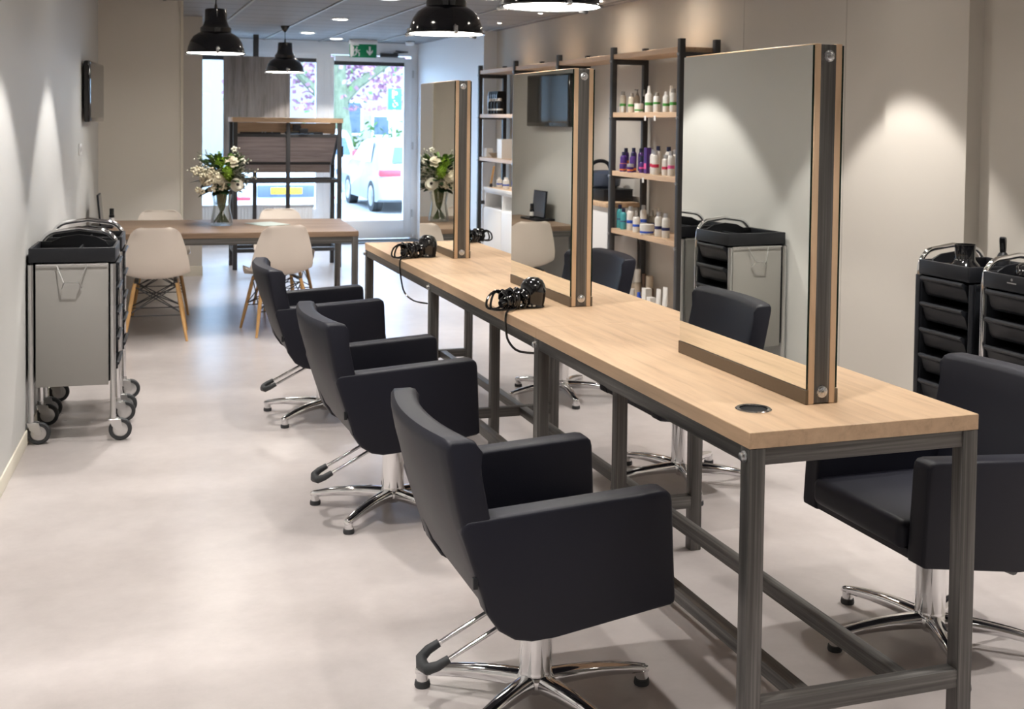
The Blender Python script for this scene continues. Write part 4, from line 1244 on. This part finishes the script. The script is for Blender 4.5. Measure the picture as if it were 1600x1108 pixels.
bottle(3.50, 10.68, ztop, 0.026, 0.10, 'bwhite', 'flat', 'bwhite', 'blue_l', GC, 'small white bottle with blue band, leftmost on the cubby cabinet')
bottle(3.48, 10.42, ztop, 0.030, 0.11, 'bwhite', 'flat', 'bwhite', 'blue_l', GC, 'small white bottle with blue band, second on the cubby cabinet')
bottle(3.52, 10.22, ztop, 0.026, 0.075, 'bwhite', 'jar', 'bwhite', None, GC, 'small white jar on the cubby cabinet near the post', 'cream_jar', cat='jar')
bottle(3.45, 10.06, ztop, 0.034, 0.09, 'bwhite', 'jar', 'blue_l', 'blue_l', GC, 'small white jar with blue lid next to the middle mirror', 'cream_jar', cat='jar')
# bag and box on the counter
zc = 0.9505
t = thing('storage_box', 'flat black box on the oak counter behind the shelf post', 'box', (3.95, 9.15, zc))
B().box((0, 0, 0.045), (0.26, 0.46, 0.09), 0.004).build('box_body', 'black', t)
B().box((0, 0, 0.094), (0.265, 0.465, 0.008), 0.002).build('lid', 'black', t)
M['slate'] = plain('slate_blue_case', (0.05, 0.065, 0.10), 0.3)
t = thing('vanity_case', 'dark slate vanity case with a curved black handle on the black box', 'case', (3.93, 9.16, zc + 0.0985))
B().lathe([(0.0, 0.0), (0.10, 0.0), (0.125, 0.02), (0.135, 0.07), (0.125, 0.12), (0.09, 0.145), (0.0, 0.15)], 28, cap=False).build('case_body', 'slate', t)
B().tube(smooth([(-0.12, -0.02, 0.10), (-0.14, -0.02, 0.16), (-0.11, -0.02, 0.21), (-0.04, -0.02, 0.225), (0.02, -0.02, 0.20), (0.05, -0.02, 0.13)]), 0.016, 10).build('handle', 'black', t)

# ------------------------------------------------------------------ display rack by the window
rk = thing('display_rack', 'tall dark steel rack with oak top and sloping grey wooden board before the window', 'rack', (1.80, 12.90, 0))
RW, RD, RH = 1.14, 0.46, 1.572
for x in (-RW / 2 + 0.022, RW / 2 - 0.022):
    for y in (-RD / 2 + 0.022, RD / 2 - 0.022):
        B().box((x, y, RH / 2), (0.045, 0.045, RH), 0.002).build('post', 'dark_steel', rk)
B().box((0, -RD / 2 + 0.022, RH / 2 + 0.1), (0.04, 0.045, RH - 0.2), 0.002).build('post', 'dark_steel', rk)
B().box((-0.30, RD / 2 - 0.022, RH / 2 + 0.1), (0.04, 0.045, RH - 0.2), 0.002).build('post', 'dark_steel', rk)
B().box((0, 0, RH + 0.005), (RW + 0.02, RD + 0.02, 0.05), 0.002).build('rack_top', 'oak_x', rk)
B().box((0, -0.09, 1.49), (RW - 0.09, 0.018, 0.112), 0.001, 1).build('back_board', 'oak_x', rk)
for z in (0.93, 0.20):
    for y in (-RD / 2 + 0.022, RD / 2 - 0.022):
        B().box((0, y, z), (RW - 0.09, 0.035, 0.04), 0.002).build('cross_bar', 'dark_steel', rk)
    for x in (-RW / 2 + 0.022, RW / 2 - 0.022):
        B().box((x, 0, z), (0.035, RD - 0.09, 0.04), 0.002).build('cross_bar', 'dark_steel', rk)
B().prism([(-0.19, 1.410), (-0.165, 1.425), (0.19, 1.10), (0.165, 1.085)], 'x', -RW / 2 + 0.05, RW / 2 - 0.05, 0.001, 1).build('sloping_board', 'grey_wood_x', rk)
B().box((0, -0.20, 1.413), (RW - 0.09, 0.035, 0.035), 0.002).build('cross_bar', 'dark_steel', rk)
B().box((0, 0.14, 1.11), (RW - 0.12, 0.03, 0.035), 0.002).build('cross_bar', 'dark_steel', rk)
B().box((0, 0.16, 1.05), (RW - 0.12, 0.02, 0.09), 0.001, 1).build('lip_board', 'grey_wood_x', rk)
B().box((RW / 2 + 0.025, 0, 1.24), (0.05, 0.10, 0.12), 0.004).build('bracket_box', 'black', rk)
for s in (-1, 1):
    B().tube([(s * (RW / 2 - 0.03), -0.15, 1.42), (s * (RW / 2 - 0.03), 0.16, 1.10)], 0.018, 4).build('side_bar', 'dark_steel', rk)
t = thing('power_strip', 'black power strip with an adapter under the oak top of the display rack', 'power strip', (1.92, 12.70, 1.4312))
B().box((0.05, 0, 0.011), (0.40, 0.045, 0.022), 0.004).build('strip', 'black', t)
B().box((-0.03, -0.005, 0.065), (0.085, 0.05, 0.07), 0.006).build('adapter', 'black', t)
B().box((0.04, -0.03, 0.035), (0.09, 0.04, 0.05), 0.006).build('adapter', 'black', t)
B().tube([(-0.07, 0, 0.06), (-0.12, 0.01, 0.04), (-0.16, 0, 0.012), (-0.09, 0.0, 0.01)], 0.004, 6).build('cord', 'black', t)
t = thing('light_bar', 'thin black light bar under the oak top, left half of the display rack', 'light bar', (1.51, 12.70, 1.431))
B().box((0, 0, 0.009), (0.42, 0.04, 0.018), 0.003).build('bar', 'black', t)
for x in (0.02, 0.05, 0.12):
    B().ball((x, -0.02, 0.018), 0.008, 1).build('screw', 'zinc', t)
# hanging grey wooden board
t = thing('hanging_board', 'grey wooden board hanging from the ceiling by a dark post in the window', 'board', (1.695, 14.6, 0))
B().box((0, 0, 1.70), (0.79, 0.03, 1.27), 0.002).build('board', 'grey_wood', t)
B().box((-0.012, 0.03, 2.22), (0.065, 0.03, 0.76), 0.002).build('hanging_post', 'dark_steel', t)
# radiator
t = thing('radiator', 'low white panel radiator under the window', 'radiator', (1.77, 15.27, 0.0))
b = B().box((0, 0, 0.30), (1.44, 0.05, 0.36), 0.006)
for i in range(36):
    b.box((-0.70 + 0.04 * i, -0.028, 0.30), (0.018, 0.012, 0.32), 0.004, 1)
b.build('panel', 'white', t)
B().box((0, 0, 0.49), (1.46, 0.09, 0.015), 0.003).build('top_grille', 'white', t)
for x in (-0.55, 0.55):
    B().box((x, 0, 0.06), (0.03, 0.05, 0.12), 0.003).build('foot', 'white', t)
# exit sign
M['sign_green'] = plain('exit_green', (0.0, 0.23, 0.085), 0.4)
t = thing('exit_sign', 'green emergency exit sign with running man and down arrow above the door', 'sign', (3.05, 14.90, 2.375))
B().box((0, 0, 0.085), (0.345, 0.022, 0.17), 0.002).build('sign_panel', 'sign_green', t)
B().box((0, 0, 0.197), (0.36, 0.05, 0.056), 0.006).build('lamp_housing', 'white', t)
w = B()
yq = -0.0122
def flat(pts): w.prism(pts, 'y', yq - 0.0006, yq)
flat([(-0.168, 0.004), (-0.145, 0.004), (-0.145, 0.166), (-0.168, 0.166)])
flat([(-0.145, 0.150), (-0.055, 0.150), (-0.055, 0.166), (-0.145, 0.166)])
flat([(-0.145, 0.004), (-0.120, 0.03), (-0.120, 0.13), (-0.145, 0.15)])
w.prism([(-0.082 + 0.011 * math.cos(a), 0.125 + 0.011 * math.sin(a)) for a in [2 * PI * k_ / 14 for k_ in range(14)]], 'y', yq - 0.0006, yq)
flat([(-0.108, 0.108), (-0.086, 0.116), (-0.072, 0.070), (-0.094, 0.064)])
flat([(-0.088, 0.112), (-0.060, 0.090), (-0.042, 0.102), (-0.040, 0.094), (-0.060, 0.078), (-0.084, 0.098)])
flat([(-0.106, 0.106), (-0.118, 0.078), (-0.110, 0.076), (-0.098, 0.098)])
flat([(-0.084, 0.070), (-0.058, 0.050), (-0.062, 0.014), (-0.050, 0.014), (-0.044, 0.056), (-0.072, 0.080)])
flat([(-0.094, 0.070), (-0.102, 0.040), (-0.128, 0.022), (-0.120, 0.014), (-0.090, 0.034), (-0.080, 0.066)])
w.build('running_man', 'white', t)
w = B()
flat([(0.070, 0.140), (0.094, 0.140), (0.094, 0.075), (0.122, 0.100), (0.122, 0.072), (0.082, 0.026), (0.042, 0.072), (0.042, 0.100), (0.070, 0.075)])
w.build('down_arrow', 'white', t)
# smoke detector and small beam
t = thing('smoke_detector', 'round white smoke detector on the ceiling above the door', 'smoke detector', (3.66, 14.92, CZ))
B().lathe([(0.0, -0.05), (0.045, -0.048), (0.06, -0.03), (0.062, -0.012), (0.05, 0.0), (0, 0)], 24, cap=False).build('detector', 'white', t)

# ------------------------------------------------------------------ outside
M['paving'] = plain('pale_paving', (0.36, 0.36, 0.36), 0.8)
M['car_white'] = plain('white_car_paint', (0.62, 0.63, 0.64), 0.25, 0, 0.6)
M['car_silver'] = plain('silver_car_paint', (0.42, 0.45, 0.47), 0.28, 0.2, 0.6)
M['car_glass'] = plain('car_window', (0.06, 0.10, 0.14), 0.08)
M['lamp_red'] = plain('tail_lamp_red', (0.65, 0.04, 0.06), 0.25)
M['plate_y'] = plain('yellow_plate', (0.75, 0.48, 0.02), 0.5)
M['bumper'] = plain('dark_bumper', (0.08, 0.11, 0.17), 0.5)
M['brick_pale'] = plain('pale_render', (0.36, 0.345, 0.34), 0.8)
M['render_grey'] = plain('grey_render', (0.20, 0.205, 0.215), 0.8)
M['bark'] = grain('bark', [(0.3, (0.08, 0.10, 0.06)), (0.7, (0.19, 0.21, 0.13))], (4, 4, 1), 5, 0.8)
M['blossom'] = plain('pink_blossom', (0.40, 0.20, 0.31), 0.8)
M['hedge'] = plain('hedge_green', (0.09, 0.20, 0.05), 0.8)
M['sign_blue'] = plain('parking_blue', (0.03, 0.22, 0.42), 0.5)
struct(B().box((6, 40.6, -0.14), (60, 50, 0.04)), 'ground_outside', 'paving')
def car(name, label, loc, rz, paint, prof, wheels, width, glass, plate=None, lamps=None, bump=None, tall=1.0):
    """side profile in (y,z); rear at y=0, driving towards +y"""
    t = thing(name, label, 'car', loc, rz)
    t.scale = (1, 1, tall)
    b = B()
    n = len(prof)
    secs = []
    for u, ins, top in ((-1.0, 0.10, 0.86), (-0.93, 0.03, 0.97), (-0.6, 0.0, 1.0), (0.6, 0.0, 1.0), (0.93, 0.03, 0.97), (1.0, 0.10, 0.86)):
        ring = []
        for y, z in prof:
            tum = 0.24 * max(0, z - 0.75) if abs(u) > 0.9 else 0.0
            xx = u * width / 2 - math.copysign(tum, u)
            cy = min(max(y, ins), prof[0][2] if len(prof[0]) > 2 else 99)
            ring.append(b.bm.verts.new((xx, y + (ins if y < 0.5 else -ins), z if z < 0.75 else 0.75 + (z - 0.75) * (0.93 + 0.07 * top))))
        secs.append(ring)
    for a, c in zip(secs, secs[1:]):
        b.bridge(a, c)
    b.bm.faces.new(secs[0][::-1]); b.bm.faces.new(secs[-1])
    b.build('body', paint, t, 45)
    for nm, polys in glass:
        for p in polys:
            B().quad(p).build(nm, 'car_glass', t)
    for wy in wheels:
        for s in (-1, 1):
            w_ = B().cyl((s * (width / 2 - 0.17), wy, 0.31), (s * (width / 2 + 0.005), wy, 0.31), 0.31, seg=28).build('tyre', 'rubber', t)
            B().lathe([(0.0, 0.012), (0.05, 0.02), (0.19, 0.01), (0.205, 0.0)], 24, cap=False).build('wheel_rim', 'satin', w_)
            q = bpy.data.objects[kids(w_)[0].name]
            q.location = (s * (width / 2 + 0.006), wy, 0.31)
            q.rotation_euler = (0, s * PI / 2, 0)
    if lamps:
        for p in lamps:
            B().box(p[0], p[1], 0.02).build('tail_lamp', 'lamp_red', t)
    if bump:
        B().box(bump[0], bump[1], 0.02).build('bumper', 'bumper', t)
    if plate:
        pl = B().box((0, plate[0], plate[1]), (0.52, 0.012, 0.11), 0.003).build('number_plate', 'plate_y', t)
        mk = B()
        for q, x_ in enumerate((-0.20, -0.14, -0.06, 0.0, 0.06, 0.14, 0.20)):
            mk.box((x_ - 0.012, plate[0] - 0.007, plate[1]), (0.010, 0.003, 0.07)).box((x_ + 0.012, plate[0] - 0.007, plate[1] + (0.01 if q % 2 else -0.01)), (0.010, 0.003, 0.05))
            mk.box((x_, plate[0] - 0.007, plate[1] + (0.03 if q % 3 else -0.03)), (0.03, 0.003, 0.010))
        mk.build('plate_marks', 'rubber', pl)
    return t
hatch = [(0.02, 0.28), (0.0, 0.45), (0.04, 0.72), (0.10, 0.95), (0.40, 1.30), (0.75, 1.43), (1.6, 1.47), (2.3, 1.40), (3.05, 0.98), (3.75, 0.86), (4.0, 0.65), (4.05, 0.35), (3.9, 0.22), (0.2, 0.22)]
GZ = -0.12
def side_glass(w, y0, y1, y2, y3, z0, z1):
    out = []
    for s in (-1, 1):
        x0, x1 = s * (w / 2 + 0.004), s * (w / 2 - 0.115)
        out.append([(x0 - s * 0.045, y0, z0), (x0 - s * 0.045, y1, z0), (x1, y2, z1), (x1, y3, z1)])
    return out
car('hatchback_car', 'silver white hatchback parked outside the glass door, seen from behind its left side', (5.48, 21.0, GZ), 0, 'car_silver', hatch, (0.80, 3.05), 1.70,
    [('side_window', side_glass(1.70, 1.05, 2.75, 2.25, 1.15, 0.98, 1.36)), ('rear_window', [[(-0.62, 0.10, 1.0), (0.62, 0.10, 1.0), (0.52, 0.36, 1.30), (-0.52, 0.36, 1.30)]])],
    (0.0, 0.62), [((-0.66, 0.09, 0.80), (0.40, 0.14, 0.13)), ((0.66, 0.09, 0.80), (0.40, 0.14, 0.13))], tall=0.93)
mpv = [(0.02, 0.30), (0.0, 0.55), (0.03, 0.95), (0.20, 1.45), (0.45, 1.60), (1.8, 1.64), (2.6, 1.52), (3.3, 1.05), (4.0, 0.90), (4.15, 0.55), (4.1, 0.3), (0.2, 0.24)]
car('people_carrier', 'white people carrier parked farther off behind the silver white hatchback', (4.66, 27.5, GZ), 0, 'car_white', mpv, (0.8, 3.2), 1.78,
    [('rear_window', [[(-0.70, 0.02, 0.98), (0.70, 0.02, 0.98), (0.60, 0.17, 1.42), (-0.60, 0.17, 1.42)]]), ('side_window', side_glass(1.78, 0.5, 3.0, 2.5, 0.6, 1.02, 1.48))],
    (-0.02, 0.75), [((-0.80, 0.05, 0.95), (0.12, 0.12, 0.30)), ((0.80, 0.05, 0.95), (0.12, 0.12, 0.30))], ((0, 0.0, 0.50), (1.55, 0.10, 0.22)), tall=0.9)
car('saloon_car', 'white car with a yellow number plate, seen through the display rack', (2.80, 19.95, GZ), 0, 'car_white', hatch, (0.85, 3.05), 1.76,
    [('rear_window', [[(-0.62, 0.09, 1.0), (0.62, 0.09, 1.0), (0.52, 0.34, 1.30), (-0.52, 0.34, 1.30)]]), ('side_window', side_glass(1.76, 1.05, 2.75, 2.25, 1.15, 0.98, 1.36))],
    (-0.055, 0.51), [((-0.70, 0.04, 0.38), (0.25, 0.1, 0.06)), ((0.70, 0.04, 0.38), (0.25, 0.1, 0.06))], ((0, -0.005, 0.50), (0.95, 0.08, 0.20)))
# tree with pink blossom
t = thing('blossom_tree', 'tree with a pale trunk and pink blossom beyond the parked cars', 'tree', (5.74, 33.2, GZ))
b = B()
b.tube([(0.45, 0, 0), (0.42, 0, 1.2), (0.35, 0, 2.0), (0.30, 0, 3.0), (0.4, 0, 4.5), (0.3, 0, 6)], 0.3, 12, radii=[0.42, 0.34, 0.30, 0.27, 0.22, 0.12])
b.tube([(0.34, 0, 2.1), (0.9, 0, 2.7), (1.5, 0.1, 3.1), (2.4, 0.1, 3.8)], 0.1, 8, radii=[0.18, 0.14, 0.11, 0.06])
b.tube([(0.34, 0, 1.9), (-0.3, 0, 2.5), (-0.9, 0.1, 3.1), (-1.6, 0.1, 4.0)], 0.1, 8, radii=[0.17, 0.13, 0.10, 0.06])
b.build('trunk', 'bark', t)
def tufts(n, cx, sp, mat, name, s=0.12, seed=2, low=1.2):
    r_ = random.Random(seed)
    b = B()
    for i in range(n):
        p = Vector((cx[0] + r_.gauss(0, 1) * sp[0], cx[1] + r_.gauss(0, 1) * sp[1], max(low, cx[2] + r_.gauss(0, 1) * sp[2])))
        a = Vector((r_.uniform(-1, 1), r_.uniform(-1, 1), r_.uniform(-1, 1))).normalized() * s
        c = Vector((r_.uniform(-1, 1), r_.uniform(-1, 1), r_.uniform(-1, 1))).normalized() * s
        if p.x < -2.7: continue
        b.quad([p - a, p - c, p + a, p + c])
    o = b.build(name, mat, t)
    o['kind'] = 'stuff'
tufts(4200, (0.8, 0.6, 4.0), (2.4, 0.6, 1.0), 'blossom', 'blossom', 0.085, 3, 2.0)
tufts(700, (0.8, 0.6, 4.2), (2.4, 0.6, 1.2), 'hedge', 'leaves', 0.07, 5, 2.2)
t = thing('hedge', 'green shrubs growing beyond the cars at the foot of the pale building', 'hedge', (4.9, 35.6, GZ))
b = B()
r_ = random.Random(8)
for i in range(3600):
    p = Vector((r_.uniform(-1.6, 5.5), r_.gauss(0, 0.25), abs(r_.gauss(0, 0.55)) + 0.05))
    a = Vector((r_.uniform(-1, 1), r_.uniform(-1, 1), r_.uniform(-1, 1))).normalized() * 0.09
    c = Vector((r_.uniform(-1, 1), r_.uniform(-1, 1), r_.uniform(-1, 1))).normalized() * 0.09
    b.quad([p - a, p - c, p + a, p + c])
b.build('foliage', 'hedge', t)['kind'] = 'stuff'
# buildings across the street
def building(label, x0, x1, y, h, wins, mat):
    t = thing('street_building', label, 'building', ((x0 + x1) / 2, y, GZ))
    w = x1 - x0
    B().box((0, 2, h / 2), (w, 4, h)).build('wall', mat, t)
    B().prism([(-0.4, h), (4.2, h), (2.0, h + 2.2)], 'x', -w / 2 - 0.2, w / 2 + 0.2).build('roof', 'rubber', t)
    for wx, wz, ww, wh in wins:
        f = B().box((wx, -0.02, wz), (ww + 0.16, 0.08, wh + 0.16), 0.01, 1).build('window', 'white', t)
        B().box((wx, -0.065, wz), (ww, 0.02, wh)).build('pane', 'car_glass', f)
    return t
building('pale house across the street, seen through the glass door', 2.2, 12.0, 39.0, 4.6, [(-2.0, 1.9, 0.7, 1.2), (0.55, 1.75, 0.5, 1.0), (1.5, 1.5, 0.5, 0.6), (3.2, 1.9, 0.8, 1.2)], 'brick_pale')
building('pale building across the street, seen in the left strip of the window', -4.0, 2.1, 29.0, 6.0, [(2.25, 2.0, 0.55, 1.35), (1.2, 2.0, 0.55, 1.35), (2.25, 4.2, 0.5, 1.1)], 'render_grey')
# parking sign
t = thing('parking_sign', 'blue parking sign with white letter and wheelchair symbol on a post outside', 'sign', (5.95, 25.6, GZ))
B().cyl((0, 0.03, 0), (0, 0.03, 2.42), 0.03, seg=10).build('post', 'satin', t)
B().box((0, 0, 2.16), (0.30, 0.02, 0.46), 0.004).build('sign_plate', 'sign_blue', t)
B().box((0, 0, 1.80), (0.32, 0.02, 0.20), 0.004).build('lower_plate', 'white', t)
w = B(); yq = -0.0105
flat([(-0.06, 2.18), (-0.02, 2.18), (-0.02, 2.36), (-0.06, 2.36)])
flat([(-0.02, 2.33), (0.035, 2.33), (0.06, 2.31), (0.06, 2.27), (0.035, 2.25), (-0.02, 2.25), (-0.02, 2.28), (0.02, 2.28), (0.03, 2.29), (0.02, 2.305), (-0.02, 2.305)])
w.build('letter', 'white', t)
w = B()
w.prism([(-0.01 + 0.016 * math.cos(a), 2.125 + 0.016 * math.sin(a)) for a in [2 * PI * k_ / 12 for k_ in range(12)]], 'y', yq - 0.0006, yq)
flat([(-0.02, 2.11), (0.0, 2.11), (0.0, 2.07), (0.035, 2.07), (0.055, 2.02), (0.075, 2.025), (0.05, 2.088), (0.0, 2.088)])
flat([(-0.045, 2.07), (-0.03, 2.07), (-0.03, 2.02), (0.0, 2.0), (0.03, 2.015), (0.03, 2.0), (0.0, 1.98), (-0.045, 2.005)])
w.build('wheelchair_symbol', 'white', t)
